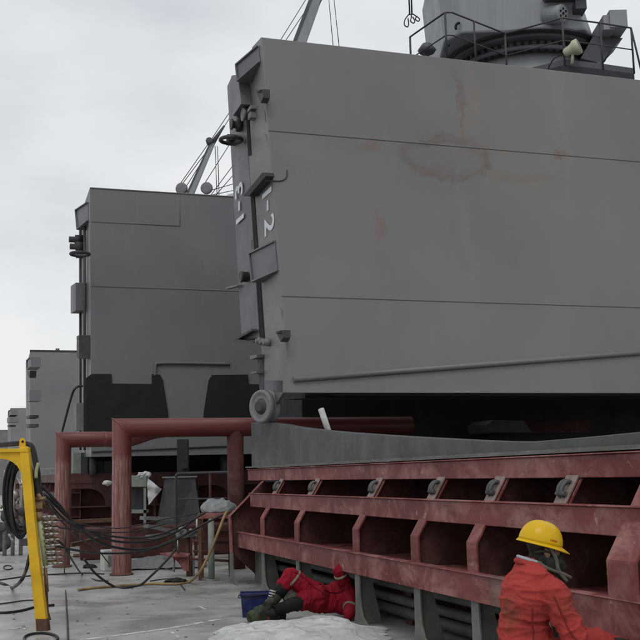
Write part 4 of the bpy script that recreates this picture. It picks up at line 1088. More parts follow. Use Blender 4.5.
vs, fs = crumple(c, Vector((1.72, .06, 0)), Vector((0, 1.15, 0)), hts, 190, 130, 2.0, .02, 6)
m = MB(); m.add(vs, fs, True)
single(m, 'plastic_sheet', M['sheet'], 'crumpled white plastic sheet spread on the deck at the bottom of the photo', 'plastic sheet')
# blue tub
bg = ground(256, 617.5)
bt = thing('plastic_tub', 'dark blue rectangular plastic tub standing on the deck by the lying man', 'tub', bg)
def tub(w, d_, h, tpr, th):
    m = MB(); ex = Vector((1, .06, 0)).normalized(); ey = Vector((-.06, 1, 0)).normalized()
    def lp(k, z, o): return [bg + ex * sx * (w / 2 * k + o) + ey * (d_ / 2 + sy * (d_ / 2 * k + o)) + Z * z for sx, sy in ((-1, -1), (1, -1), (1, 1), (-1, 1))]
    loops = [lp(tpr, .002, 0), lp(1, h - .03, 0), lp(1, h - .03, .012), lp(1, h, .012), lp(1, h, -th), lp(tpr, .015, -th)]
    vs = sum(loops, []); fs = [[3, 2, 1, 0], [20, 21, 22, 23]]
    for i in range(5):
        for k in range(4):
            fs.append([i * 4 + k, i * 4 + (k + 1) % 4, i * 4 + 4 + (k + 1) % 4, i * 4 + 4 + k])
    m.add(vs, fs); return m
tub(.34, .26, .27, .9, .012).build('tub', M['blue'], bt, bevel=.006)
m = MB(); m.tube(spline([bg + Vector((-.19, .12, .25)), bg + Vector((-.2, .05, .22)), bg + Vector((-.12, -.02, .235)), bg + Vector((.05, -.02, .25)), bg + Vector((.17, .02, .25)), bg + Vector((.19, .12, .25))], 6), .006, 6); m.build('handle', M['black'], bt)
# patterned bag in front of it
bgc = ground(266, 622.5)
bag = thing('tool_bag', 'green and black cloth bag with red patches slumped in front of the blue tub', 'bag', bgc)
m = MB(); m.blob(bgc + Vector((-.02, .05, .06)), .19, .14, .12, 8, .35, 2.3, 4); m.v = [Vector((p.x, p.y, max(.003, p.z))) for p in m.v]; m.build('cloth', M['bag_green'], bag)
m = MB(); m.blob(bgc + Vector((.1, .06, .065)), .11, .13, .13, 5, .3, 2.5, 4); m.v = [Vector((p.x, p.y, max(.003, p.z))) for p in m.v]; m.build('flap', M['bag_dark'], bag)
m = MB(); m.tube(spline([bgc + Vector((-.05, -.03, .15)), bgc + Vector((0, -.06, .17)), bgc + Vector((.04, -.08, .1)), bgc + Vector((.03, -.1, .03))], 6), .014, 6); m.build('strap', M['red_machine'], bag)

# ------------------------------------------------------------------ things under and behind the pipes
wg = ground(105, 572)
wb = thing('white_box', 'small dirty white box on the deck, half behind the scratched pipe leg', 'box', wg)
m = MB(); ex = Vector((.9, .42, 0)).normalized(); ey = Vector((-.42, .9, 0)); p = ground(104, 571.5)
m.span(p, ex * .42, ey * .3, Z * .36); m.build('body', M['white_box'], wb, bevel=.012)
m = MB(); m.prism([p + ex * a - ey * .003 + Z * b for a, b in ((.07, .08), (.22, .08), (.22, .27), (.07, .27))], -ey * .004); m.build('panel', M['fitting'], wb)
cg = ground(136, 552); YC = cg.y
def Kp(px, py, dy=0.0): return at(px, py, YC + dy)
cb = thing('cabinet_stand', 'grey green metal stand with two shelves behind the scratched red pipe', 'stand', cg)
m = MB(); m.span(Kp(127, 475.5), Kp(146.5, 475.5) - Kp(127, 475.5), Vector((0, .4, 0)), Kp(127, 487) - Kp(127, 475.5)); m.build('top', M['cabinet'], cb, bevel=.01)
for x in (128, 143.5):
    for dy in (0, .36):
        m = MB(); p = Kp(x, 488, dy); m.span(Vector((p.x, p.y, 0)), Vector((.055, 0, 0)), Vector((0, .04, 0)), Z * p.z); m.build('leg', M['cabinet'], cb)
m = MB(); m.span(Kp(127.5, 510), Kp(146, 510) - Kp(127.5, 510), Vector((0, .4, 0)), -Z * .07); m.build('shelf', M['cabinet'], cb)
m = MB(); m.span(Kp(129, 488, .3), Kp(143, 488) - Kp(129, 488), Vector((0, .02, 0)), Kp(129, 510) - Kp(129, 488)); m.build('back_panel', M['fitting_dark'], cb)
c = Kp(140, 474, .2)
vs, fs = crumple(c + Vector((.15, -.1, 0)), Vector((.55, 0, 0)), Vector((0, .5, 0)), lambda s, q: .12 * math.sin(math.pi * min(1, max(0, s))) + .02, 30, 24, 4.0, .07, 3)
m = MB(); m.blob(Kp(144, 475, .12), .14, .14, .07, 3, .5, 2.5, 4)
a = [Kp(x, y, dy) for x, y, dy in ((147, 478, -.05), (152, 478, -.1), (162, 489, -.1), (156, 494, -.15), (149, 505, -.12), (147, 492, -.05))]
nb = len(m.v); rows = 12
quad = [a[0], a[2], a[4], a[5]]
vv = []; ff = []
for i in range(rows + 1):
    for j in range(rows + 1):
        s, q = i / rows, j / rows
        p = (quad[0] * (1 - s) + quad[1] * s) * (1 - q) + (quad[3] * (1 - s) + quad[2] * s) * q
        vv.append(p + Vector((0, noise.noise(p * 6) * .12, 0)))
for i in range(rows):
    for j in range(rows):
        k = i * (rows + 1) + j; ff.append([k, k + 1, k + rows + 2, k + rows + 1])
m.add(vv, ff, True)
single(m, 'plastic_bag', M['sheet'], 'torn white plastic bag draped over the corner of the grey green stand', 'plastic bag')
p = ground(107, 552); m = MB(); m.blob(at(107.5, 483, 24.0), .11, .08, .06, 2, .3, 2, 3); 
single(m, 'white_cloth', M['white_box'], 'small white cloth on the maroon hatch top left of the scratched pipe', 'cloth')
# tapered grey pedestal with a post
pg = ground(190, 553); YP = pg.y
pd = thing('tapered_pedestal', 'dark grey tapered steel pedestal with a post on top, behind the black cables', 'pedestal', pg)
def Pp(px, py, dy=0.0): return at(px, py, YP + dy)
m = MB(); tl_, tr_ = Pp(178, 477), Pp(195, 476.5); bl_, br_ = ground(170, 553), ground(206, 553)
hgt = tl_.z; dpt = Vector((-.55, 1.0, 0)) * .7
lo = [bl_, br_, br_ + dpt * 1.5, bl_ + dpt * 1.5]; hi_ = [tl_, tr_, tr_ + dpt, tl_ + dpt]
hi_ = [Vector((q.x, q.y, hgt)) for q in hi_]
m.add(lo + hi_, [[3, 2, 1, 0], [4, 5, 6, 7]] + [[i, (i + 1) % 4, 4 + (i + 1) % 4, 4 + i] for i in range(4)]); m.build('base', M['fitting_dark'], pd, bevel=.01)
m = MB(); m.span(Pp(177, 476, .1), Pp(188, 476) - Pp(177, 476), Vector((0, .2, 0)), Z * (Pp(177, 440).z - hgt)); m.box(Pp(185, 466, .05), Vector((.07, 0, 0)), Vector((0, .08, 0)), Vector((0, 0, .06))); m.build('post', M['deckhouse'], pd, bevel=.008)
m = MB(); m.span(Pp(176, 477.8, -.03), Pp(197, 477.2) - Pp(176, 477.8), dpt * 1.08, Z * .03); m.build('cap_plate', M['fitting'], pd)
# guard rail round it
gr = thing('guard_rail', 'thin dark pipe guard rail in front of the tapered pedestal', 'rail', ground(176, 560))
yr = ground(176, 560).y
def Gp(px, py, dy=0.0): return at(px, py, yr + dy)
m = MB(); m.tube(spline([Gp(175.5, 540), Gp(175.7, 500), Gp(175.8, 479), Gp(177, 474.6), Gp(181, 473.5), Gp(200, 473), Gp(212, 472.6), Gp(238, 472)], 6), .028, 8); m.build('top_rail', M['fitting_dark'], gr)
m = MB(); m.tube([Gp(176, 499.5), Gp(238, 498)], .018, 8); m.build('lower_rail', M['fitting_dark'], gr)
for x in (175.6, 210, 237):
    m = MB(); p = Gp(x, 480 if x < 200 else 473); m.tube([Vector((p.x, p.y, 0)), p], .026, 8); m.build('rail_post', M['maroon_dark'] if x > 200 else M['fitting_dark'], gr)
# old planks and bars heaped on deck between the pipes
R.seed(21)
for k, (x0, y0, x1, y1, lab) in enumerate(((70, 522, 112, 520, 'topmost brown plank of the scrap heap between the red pipes'), (72, 530, 108, 534, 'brown plank in the middle of the scrap heap between the red pipes'), (70, 545, 104, 538, 'lowest plank of the scrap heap, tilted up to the right'), (142, 518, 172, 519, 'pale grey beam lying level right of the grey green stand'), (146, 526, 176, 532, 'grey bar sloping down below the pale level beam'), (148, 537, 172, 534, 'lowest grey bar right of the grey green stand'))):
    yy = 20.3 + .15 * k if k < 3 else 20.6 + .1 * k
    a, b = at(x0, y0, yy), at(x1, y1, yy + .4); m = MB(); dn = (b - a).normalized(); sd_ = dn.cross(Z).normalized()
    m.box((a + b) / 2, (b - a) / 2, sd_ * .1, dn.cross(sd_) * .035)
    single(m, 'plank' if k < 3 else 'steel_bar', M['rust'] if k < 3 else M['fitting'], lab, 'plank' if k < 3 else 'bar', 'scrap lying between the red pipes', bevel=.004)
a = at(72, 551, 20.9); m = MB(); m.span(Vector((a.x, 21.6, 0)), Vector((3.4, .9, 0)), Vector((-.2, .8, 0)), Z * .62); single(m, 'timber_stack', M['maroon_dark'], 'dark heap of timber under the planks and bars, behind the red pipes', 'timber', bevel=.03)
m = MB()
vs, fs = crumple(Vector((at(160, 560, 19.2).x, 19.4, 0)), Vector((1.6, .2, 0)), Vector((0, .7, 0)), lambda s, q: .14 * math.sin(math.pi * min(1, max(0, s))) * math.sin(math.pi * min(1, max(0, q))) + .01, 50, 24, 8.0, .08, 4)
m.add(vs, fs, True); single(m, 'grey_tarpaulin', M['fitting'], 'crumpled grey tarpaulin heap on deck right behind the scratched pipe leg', 'tarpaulin')

# ------------------------------------------------------------------ sky and light
W_ = bpy.data.worlds.new('World'); SC.world = W_; W_.use_nodes = True
nt = W_.node_tree; bgn = nt.nodes['Background']
EL, AZ = rad(52), rad(-25)       # sun behind the left shoulder, hidden by cloud
sky = nt.nodes.new('ShaderNodeTexSky'); sky.sky_type = 'NISHITA'; sky.sun_disc = False; sky.sun_elevation = EL
sky.air_density = 1.0; sky.dust_density = 4.0
tc = nt.nodes.new('ShaderNodeTexCoord'); mp = nt.nodes.new('ShaderNodeMapping'); mp.inputs['Scale'].default_value = (1, 1, 2.2)
nt.links.new(tc.outputs['Generated'], mp.inputs[0])
ns = nt.nodes.new('ShaderNodeTexNoise'); ns.inputs['Scale'].default_value = 2.6; ns.inputs['Detail'].default_value = 6; ns.inputs['Roughness'].default_value = .5
nt.links.new(mp.outputs[0], ns.inputs['Vector'])
cr_ = nt.nodes.new('ShaderNodeValToRGB'); e = cr_.color_ramp.elements
e[0].position = .33; e[0].color = (6.1, 6.5, 6.95, 1); e[1].position = .64; e[1].color = (9.0, 9.1, 9.2, 1)
nt.links.new(ns.outputs['Fac'], cr_.inputs[0])
mxn = nt.nodes.new('ShaderNodeMix'); mxn.data_type = 'RGBA'; mxn.inputs[0].default_value = .93
nt.links.new(sky.outputs[0], mxn.inputs[6]); nt.links.new(cr_.outputs[0], mxn.inputs[7])
nt.links.new(mxn.outputs[2], bgn.inputs[0]); bgn.inputs[1].default_value = .1
ld = bpy.data.lights.new('sun', 'SUN'); ld.energy = .7; ld.angle = rad(25); ld.color = (1, .97, .93)
lo_ = bpy.data.objects.new('sun', ld); COL.objects.link(lo_)
sd3 = Vector((-.12, -.8, 1.25)).normalized()     # towards the sun
lo_.rotation_euler = sd3.to_track_quat('Z', 'Y').to_euler()
sky.sun_elevation = math.asin(sd3.z); sky.sun_rotation = math.atan2(sd3.x, sd3.y)
SC.view_settings.view_transform = 'Standard'; SC.view_settings.look = 'None'; SC.view_settings.exposure = 0; SC.view_settings.gamma = 1
# ------------------------------------------------------------------ people
def skin_mesh(joints, edges, rootj, sub=2):
    """joints: name -> (point, radius or (rx, ry)); returns verts, faces of the skinned, subdivided surface"""
    names = list(joints); me = bpy.data.meshes.new('tmp')
    me.from_pydata([tuple(joints[n][0]) for n in names], [(names.index(a), names.index(b)) for a, b in edges], [])
    o = bpy.data.objects.new('tmp', me); COL.objects.link(o)
    md = o.modifiers.new('s', 'SKIN'); md.use_smooth_shade = True; md.branch_smoothing = .3
    sv = me.skin_vertices[0].data
    for i, n in enumerate(names):
        r = joints[n][1]; sv[i].radius = r if isinstance(r, tuple) else (r, r)
        sv[i].use_root = (n == rootj)
    s2 = o.modifiers.new('b', 'SUBSURF'); s2.levels = sub; s2.render_levels = sub
    bpy.context.view_layer.update()
    ev = o.evaluated_get(bpy.context.evaluated_depsgraph_get()); m2 = bpy.data.meshes.new_from_object(ev)
    vs = [v.co.copy() for v in m2.vertices]; fs = [list(p.vertices) for p in m2.polygons]
    bpy.data.objects.remove(o); bpy.data.meshes.remove(me); bpy.data.meshes.remove(m2)
    return vs, fs
def fuse(parts, vox=.014, it=5):
    """one continuous surface from tapered limbs (a, b, ra, rb) and ellipsoids (c, (rx,ry,rz), ax, ay)"""
    m = MB()
    for p in parts:
        if len(p) == 4 and not isinstance(p[1], tuple):
            a, b, ra, rb = p; n = 7
            pts = [a.lerp(b, i / n) for i in range(n + 1)]; rr = [ra + (rb - ra) * i / n for i in range(n + 1)]
            m.tube(pts, rr, 20); m.blob(a, ra, ra, ra, 0, 0, 1, 3); m.blob(b, rb, rb, rb, 0, 0, 1, 3)
        else:
            c, r3, ax, ay = p; m.blob(c, r3[0], r3[1], r3[2], 0, 0, 1, 4, ax, ay)
    me = bpy.data.meshes.new('tmp'); me.from_pydata([tuple(v) for v in m.v], [], m.f); me.update()
    bm = bmesh.new(); bm.from_mesh(me); bmesh.ops.recalc_face_normals(bm, faces=bm.faces); bm.to_mesh(me); bm.free()
    o = bpy.data.objects.new('tmp', me); COL.objects.link(o)
    r = o.modifiers.new('r', 'REMESH'); r.mode = 'VOXEL'; r.voxel_size = vox
    sm = o.modifiers.new('m', 'SMOOTH'); sm.iterations = it; sm.factor = .5
    bpy.context.view_layer.update()
    m2 = bpy.data.meshes.new_from_object(o.evaluated_get(bpy.context.evaluated_depsgraph_get()))
    vs = [v.co.copy() for v in m2.vertices]; ns_ = [v.normal.copy() for v in m2.vertices]; fs = [list(p.vertices) for p in m2.polygons]
    bpy.data.objects.remove(o); bpy.data.meshes.remove(me); bpy.data.meshes.remove(m2)
    return vs, fs, ns_
def folds(vs, ns_, amp, freq, seed, st=(1, 1, 2.2)):
    out = []
    for p, n in zip(vs, ns_):
        q = Vector((p.x * st[0], p.y * st[1], p.z * st[2])) * freq + Vector((seed, seed * 2, 0))
        w = Vector((noise.noise(q * .5), noise.noise(q * .5 + Vector((4, 4, 4))), 0)) * 1.2
        r = 1 - abs(noise.noise(q + w)) * 1.6; r2 = 1 - abs(noise.noise(q * 1.9 + w * 1.5 + Vector((3, 1, 8)))) * 1.8
        r = max(0, r) ** 4; r2 = max(0, r2) ** 4
        out.append(p + n * amp * (r * 1.0 + r2 * .55 + noise.noise(q * .4) * .5 - .45))
    return out
def wrinkle(vs, amp, freq, seed=0, axis=Z):
    out = []
    for p in vs:
        q = p * freq + Vector((seed, seed, seed)); q2 = p * freq * 2.7
        out.append(p + Vector((noise.noise(q), noise.noise(q + Vector((7, 0, 0))), noise.noise(q + Vector((0, 9, 0))))) * amp
                   + Vector((noise.noise(q2), noise.noise(q2 + Vector((5, 0, 0))), noise.noise(q2 + Vector((0, 3, 0))))) * amp * .45)
    return out
def cloth_mat(name, c, stains=()):
    t = NT(name)
    base = t.mix(t.ramp(t.noise(5, 6, .6), [(.3, 0.0), (.7, 1.0)]), mul(c, .72), mul(c, 1.18))
    base = t.mix(t.ramp(t.noise(11, 7, .7, None, .5), [(.58, 0.0), (.72, .5)]), base, mul(c, .45))
    for cc_, r_, cl, am in stains:
        dv = t.n('ShaderNodeVectorMath', operation='DISTANCE')
        nz = t.n('ShaderNodeTexNoise'); nz.inputs['Scale'].default_value = 9; t.l(t.tc.outputs['Object'], nz.inputs['Vector'])
        sc_ = t.n('ShaderNodeVectorMath', operation='SCALE'); sc_.inputs['Scale'].default_value = .16; t.l(nz.outputs['Color'], sc_.inputs[0])
        ad = t.n('ShaderNodeVectorMath', operation='ADD'); t.l(t.tc.outputs['Object'], ad.inputs[0]); t.l(sc_.outputs[0], ad.inputs[1])
        t.l(ad.outputs[0], dv.inputs[0]); dv.inputs[1].default_value = tuple(Vector(cc_) + Vector((.08, .08, .08)))
        m_ = t.math('MULTIPLY', t.ramp(t.math('DIVIDE', dv.outputs['Value'], r_), [(.3, am), (1.0, 0.0)]), t.ramp(t.noise(24, 6, .7), [(.35, .3), (.62, 1.0)]))
        base = t.mix(m_, base, cl)
    t.col(base); t.rough(.85); t.b.inputs['Specular IOR Level'].default_value = .15
    wv = t.noise(7, 3, .5, None, 1.0)
    t.bump(t.math('ADD', t.math('MULTIPLY', wv, 1.0), t.math('MULTIPLY', t.noise(45, 4, .6), .12)), .55, .03)
    return t.m
M['skin'] = paint('skin', (.22, .12, .085), .55, .12, 12)
M['balaclava'] = paint('dark_balaclava', (.024, .024, .02), .85, .4, 9)
M['mask'] = paint('dark_olive_mask_straps', (.035, .033, .025), .7, .4, 10)
M['strap_olive'] = paint('olive_strap', (.10, .095, .075), .7, .3, 10)
M['glove'] = paint('grimy_glove', (.06, .06, .05), .85, .4, 12, 0, (.14, .13, .11), .6)
M['trouser'] = paint('dark_trousers', (.009, .010, .010), .85, .4, 8)
M['boot'] = paint('dirty_boot', (.03, .032, .026), .7, .4, 12, 0, (.12, .12, .1), .6)
M['lace'] = paint('pale_laces', (.42, .40, .36), .8, .3, 20)
M['hat'] = paint('yellow_hard_hat', (.66, .40, .004), .32, .07, 4, 0, (.5, .33, .03), .35, None, .6, .05)
M['hat_print'] = paint('red_print', (.55, .09, .03), .5, .1, 4)
M['cloth_grey'] = paint('pale_grey_cloth', (.35, .37, .40), .85, .2, 9)

def hand(mb, w, d, nrm, L=.17, curl=.6, side=1):
    """palm + four fingers + thumb; w wrist, d pointing direction, nrm back-of-hand direction"""
    d = d.normalized(); nrm = (nrm - d * nrm.dot(d)).normalized(); s = d.cross(nrm) * side
    j = {'w': (w, (.026, .026)), 'p0': (w + d * .03, (.03, .022)), 'p1': (w + d * .085, (.038, .02))}
    vs, fs = skin_mesh(j, [('w', 'p0'), ('p0', 'p1')], 'w', 2); mb.add(vs, fs, True)
    for k, ln in enumerate((.072, .08, .076, .058)):
        b = w + d * .07 + s * (-.027 + k * .018); pts = [b]; dd = d.copy(); p = b
        for seg in (.42, .32, .26):
            dd = (dd * math.cos(curl) - nrm * math.sin(curl)).normalized() if pts[-1] is not b else (dd * math.cos(curl * .5) - nrm * math.sin(curl * .5)).normalized()
            p = p + dd * ln * seg * 1.15; pts.append(p)
        vs, fs = skin_mesh({str(i): (q, (.0095 - .0007 * i,) * 2) for i, q in enumerate(pts)}, [(str(i), str(i + 1)) for i in range(3)], '0', 1); mb.add(vs, fs, True)
    b = w + d * .03 - s * .024; t1 = b + (d * .7 - s * .7 - nrm * .25).normalized() * .04; t2 = t1 + (d * .9 - s * .2 - nrm * .4).normalized() * .034
    vs, fs = skin_mesh({'0': (b, (.013, .013)), '1': (t1, (.0115, .0115)), '2': (t2, (.009, .009))}, [('0', '1'), ('1', '2')], '0', 1); mb.add(vs, fs, True)

# ---------------- crouching worker with the yellow hat, at work on the hatch side
YW = 6.6
def P(px, py, dy=0.0): return at(px, py, YW + dy)
wb_ = ground(545, 735); wb_ = Vector((P(545, 700).x, YW, 0))
wk = thing('person', 'crouching worker in red overalls and yellow hard hat, working at the hatch side', 'person', wb_)
FWD = (V * .93 + U * .25).normalized()             # where he faces
RS = FWD.cross(Z)                                  # his right side (towards the viewer)
neck = P(533, 567); head = P(543, 549); chest = P(529, 600); waist = P(525, 634); hip = P(524, 662)
shR = P(546, 591) + RS * .17; shL = P(537, 584) - RS * .19
elR = P(582, 655, -.22); haR = P(613, 641, -.05)
elL = P(585, 640, .25); haL = P(628, 645, .28)
knR = hip + FWD * .42 + RS * .14 + Z * .12; anR = Vector((knR.x, knR.y, .10)) - FWD * .1
knL = hip + FWD * .38 - RS * .14 + Z * -.28; anL = Vector((hip.x, hip.y, .09)) - FWD * .12 - RS * .12
def torso(k, g):
    """g: extra girth of the clothes"""
    up_ = (neck - hip).normalized(); sd_ = RS
    ad = lambda r: tuple(x + g for x in r)
    mid = (shR + shL) / 2
    return [(hip - Z * .02, ad((.175, .165, .17)), RS, FWD), (waist, ad((.175, .145, .20)), RS, FWD), (chest - FWD * .015, ad((.20, .145, .19)), RS, FWD), (chest.lerp(neck, .5), ad((.17, .115, .14)), RS, FWD),
            (shL, shR, .075 + g, .08 + g),
            (neck - up_ * .08, neck + up_ * .0, .085 + g * .5, .06),
            (shR, elR, .072 + g, .056 + g), (elR, haR.lerp(elR, .2), .056 + g, .042 + g), (shL, elL, .072 + g, .056 + g), (elL, haL.lerp(elL, .2), .056 + g, .042 + g),
            (hip + RS * .1, knR, .105 + g, .072 + g), (knR, anR, .072 + g, .05 + g), (hip - RS * .1, knL, .105 + g, .072 + g), (knL, anL, .072 + g, .05 + g)]
body = torso(1, -.02) + [(neck, head - Z * .02, .058, .068), (head + Z * .05 - FWD * .012, (.076, .092, .105), RS, FWD), (head - Z * .01 + FWD * .025, (.06, .07, .085), RS, FWD),
        (anR, anR + FWD * .17 - Z * .05, .05, .04), (anL, anL + FWD * .1 - Z * .05, .05, .04)]
vs, fs, ns_ = fuse(body); m = MB(); m.add(vs, fs, True)
hand(m, haR, FWD, Z * .6, .17, .5, 1); hand(m, haL, FWD, Z, .17, .5, -1)
m.build('body', M['balaclava'], wk)
vs, fs, ns_ = fuse(torso(1, .014), .009, 7)
back_st = P(507, 610, -.12)
M['overall'] = cloth_mat('faded_red_overall', (.36, .046, .041), ((back_st - wb_, .13, (.13, .065, .035), .85), (P(565, 603, -.2) - wb_, .12, (.2, .07, .04), .6), (P(520, 580, -.1) - wb_, .22, (.42, .06, .05), .5), (P(540, 618, -.2) - wb_, .14, (.2, .03, .03), .5)))
m = MB(); m.add(folds(vs, ns_, .016, 5.5, 2), fs, True); m.build('overalls', M['overall'], wk)
from mathutils.bvhtree import BVHTree
M['seam'] = cloth_mat('dark_red_seam', (.20, .025, .022))
M['seam2'] = cloth_mat('deep_red_seam', (.12, .006, .012))
def seams(verts, faces, paths, r, mat, par):
    """stitched seams laid on the cloth: each path's points snap to the nearest cloth surface"""
    bv = BVHTree.FromPolygons(verts, faces)
    for path in paths:
        pts = []
        for p in spline(path, 10):
            hit = bv.find_nearest(p)
            pts.append(hit[0] + hit[1] * r * .5)
        m = MB(); m.tube(pts, r, 6); m.build('seam', mat, par)
cv = m.v; BK = -FWD
seams(cv, fs, [
    [shR + RS * .1 + BK * .03, shR.lerp(elR, .5) + RS * .1 + BK * .03, elR + RS * .09],                                               # sleeve seam
    [waist + RS * .2 + Z * .18, waist + RS * .22, hip + RS * .22],                                                                   # side seam
], .0045, M['seam'], wk)
# collar
m = MB(); ringp = [neck + Z * .012 + (FWD * math.cos(a) * .098 + RS * math.sin(a) * .092) - (FWD * .0 + Z * .03 * math.cos(a)) for a in [rad(q) for q in range(35, 330, 15)]]
m.tube(spline(ringp, 3), .018, 8); m.build('collar', M['overall'], wk)
m = MB(); m.tube(spline([neck + (FWD * math.cos(a) * .088 + RS * math.sin(a) * .082) + Z * (.036 - .03 * math.cos(a)) for a in [rad(q) for q in range(70, 230, 20)]], 4), .011, 8); m.build('shirt_collar', M['cloth_grey'], wk)
# face: cheek and ear in shadow of the hat, respirator with straps
hz = head
m = MB(); m.blob(hz + FWD * .005 + RS * .079 - Z * .012, .022, .012, .036, 1, .2, 2, 3, FWD, RS); m.build('ear', M['skin'], wk)
m = MB(); m.blob(hz + FWD * .055 + RS * .032 - Z * .008, .042, .05, .05, 3, .1, 2, 3, FWD, RS); m.blob(hz + FWD * .10 - Z * .005, .02, .016, .026, 2, .1, 2, 2, FWD, RS); m.build('face', M['skin'], wk)
m = MB()
for sgn in (1, -1): m.blob(hz + FWD * .088 + RS * .034 * sgn + Z * .022, .011, .015, .009, 2, .0, 2, 2, FWD, RS)
m.build('eyes', M['black'], wk)
m = MB(); ax_ = (FWD * .9 - Z * .45).normalized()
m.lathe(hz + FWD * .07 - Z * .055, ax_, [(.056, -.03), (.054, .01), (.044, .035), (.03, .045)], 20)
m.lathe(hz + FWD * .075 + RS * .04 - Z * .09, (ax_ * .5 + RS * .6 - Z * .3), [(.034, -.01), (.034, .02), (.026, .026)], 18); m.build('respirator', M['mask'], wk)
m = MB()
for a, b, c_ in ((-.07, .055, .06), (-.075, -.01, -.05), (-.06, .04, -.03)):
    m.tube(spline([hz + FWD * a * .9 + RS * .05 + Z * (b * .6 - .01), hz + FWD * -.02 + RS * .086 + Z * b * .6, hz + FWD * .04 + RS * .078 + Z * (c_ * .5), hz + FWD * .085 + RS * .05 - Z * .05], 5), .008, 6)
m.build('mask_strap', M['mask'], wk)
m = MB(); m.tube(spline([hz - FWD * .05 + RS * .07 + Z * .045, hz + FWD * .01 + RS * .088 + Z * .04, hz + FWD * .06 + RS * .07 + Z * .045], 5), .014, 8); m.build('head_band', M['cloth_grey'], wk)
m = MB(); m.blob(neck.lerp(head, .35) + FWD * .07 + RS * .02 - Z * .03, .09, .085, .11, 4, .3, 3, 4, FWD, RS); m.blob(neck + FWD * .12 + RS * .03 - Z * .07, .07, .07, .07, 6, .3, 3, 4, FWD, RS); m.build('scarf', M['balaclava'], wk)
m = MB(); m.tube(spline([hz + FWD * .02 + RS * .09 + Z * .02, hz + FWD * .05 + RS * .092 - Z * .05, hz + FWD * .06 + RS * .1 - Z * .12, hz + FWD * .11 + RS * .09 - Z * .19], 6), .013, 8); m.tube(spline([hz - FWD * .06 + RS * .08 - Z * .07, hz + FWD * .0 + RS * .1 - Z * .11, hz + FWD * .08 + RS * .1 - Z * .14, hz + FWD * .14 + RS * .08 - Z * .17], 6), .011, 8); m.build('mask_hose', M['strap_olive'], wk)
# hard hat: shell, ridge, brim with a peak; tilted forward
hc_ = P(540.2, 543)
tilt = rad(15)
hx = (FWD * math.cos(tilt) - Z * math.sin(tilt)).normalized(); hzv = (Z * math.cos(tilt) + FWD * math.sin(tilt)).normalized(); hyv = hzv.cross(hx)
def HP(x, y, z): return hc_ + hx * x + hyv * y + hzv * z
vs = []; fs = []; n, mrows = 48, 14
for i in range(mrows + 1):
    ph = (math.pi / 2) * i / mrows
    for k in range(n):
        th = 2 * math.pi * k / n
        rx, ry = .137, .113
        rr = math.cos(ph) ** .82
        x = rx * rr * math.cos(th); y = ry * rr * math.sin(th); z_ = .132 * math.sin(ph) ** .95
        z_ += .006 * math.exp(-(y / .022) ** 2) * math.sin(ph)              # crown ridge
        if abs(y) > .028 and abs(y) < .045: z_ += .003 * math.sin(ph)
        vs.append(HP(x, y, z_))
for i in range(mrows):
    for k in range(n):
        l = (k + 1) % n; fs.append([i * n + k, i * n + l, (i + 1) * n + l, (i + 1) * n + k])
m = MB(); m.add(vs, fs, True); hat = m.build('hard_hat', M['hat'], wk)
sol = hat.modifiers.new('solid', 'SOLIDIFY'); sol.thickness = .003
vs = []; fs = []
for k in range(n):
    th = 2 * math.pi * k / n; ct = math.cos(th)
    ext = .011 + .044 * max(0, ct) ** 2.2
    for (f_, z_) in ((0, .004), (ext, -.012 - .010 * max(0, ct) ** 2), (ext, -.016 - .010 * max(0, ct) ** 2), (-.003, -.004)):
        vs.append(HP((.137 + f_) * ct, (.113 + min(f_, .02)) * math.sin(th), z_))
for k in range(n):
    l = (k + 1) % n
    for q in range(4): fs.append([k * 4 + q, l * 4 + q, l * 4 + (q + 1) % 4, k * 4 + (q + 1) % 4])
m = MB(); m.add(vs, fs, True); m.build('brim', M['hat'], hat)
m = MB()
for k in range(4):
    th = rad(-90 + 14 + k * 5.5); r_ = 1.012
    c_ = HP(.137 * .97 * math.cos(th) * r_, .113 * .97 * math.sin(th) * r_, .032); tx = (hx * -math.sin(th) * .137 + hyv * math.cos(th) * .113).normalized(); tz = hzv
    m.box(c_, tx * .0042, tz * .0045, tx.cross(tz) * .002)
m.build('print', M['hat_print'], hat)

# ---------------- man lying on the deck, head under the hatch side
YL = 12.0
def Q(px, py, dy=0.0): return at(px, py, YL + dy)
lb = Vector((Q(318, 600).x, YL, 0))
lm = thing('person', 'man in dark red overalls lying on the deck, one knee up, beside the blue tub', 'person', lb)
pel = Q(316, 597.5); ab = Q(328, 599, .08); ch = Q(340, 598, .15); ns = Q(352, 597, .24); hd = Q(365, 600, .42)
kR = Q(290.5, 576, -.05); aR = Q(277.5, 595, -.1); kL = Q(293, 604.5, -.22); aL = Q(274, 610, -.15)
sR = Q(348, 588, .1); eR = Q(339.5, 571, .0); hR = Q(352, 562, .3); sL = Q(352, 604, .0); eL = Q(349, 613, -.12); hL = Q(366, 604, .1)
ldir = (ns - pel).normalized(); lfr = Vector((-.25, -.85, .45)); lfr = (lfr - ldir * lfr.dot(ldir)).normalized(); lsd = ldir.cross(lfr)
def lparts(g):
    return [(pel, (.165 + g, .13 + g, .17 + g), ldir, lfr), (ab, (.17 + g, .12 + g, .155 + g), ldir, lfr), (ch, (.18 + g, .13 + g, .18 + g), ldir, lfr), (ch, ns, .12 + g, .085 + g), (sR, sL, .075 + g, .075 + g),
            (sR, eR, .073 + g, .06 + g), (eR, eR.lerp(hR, .85), .06 + g, .045 + g), (sL, eL, .073 + g, .06 + g), (eL, eL.lerp(hL, .8), .06 + g, .045 + g), (pel + Z * .02, kR, .12 + g, .082 + g)]
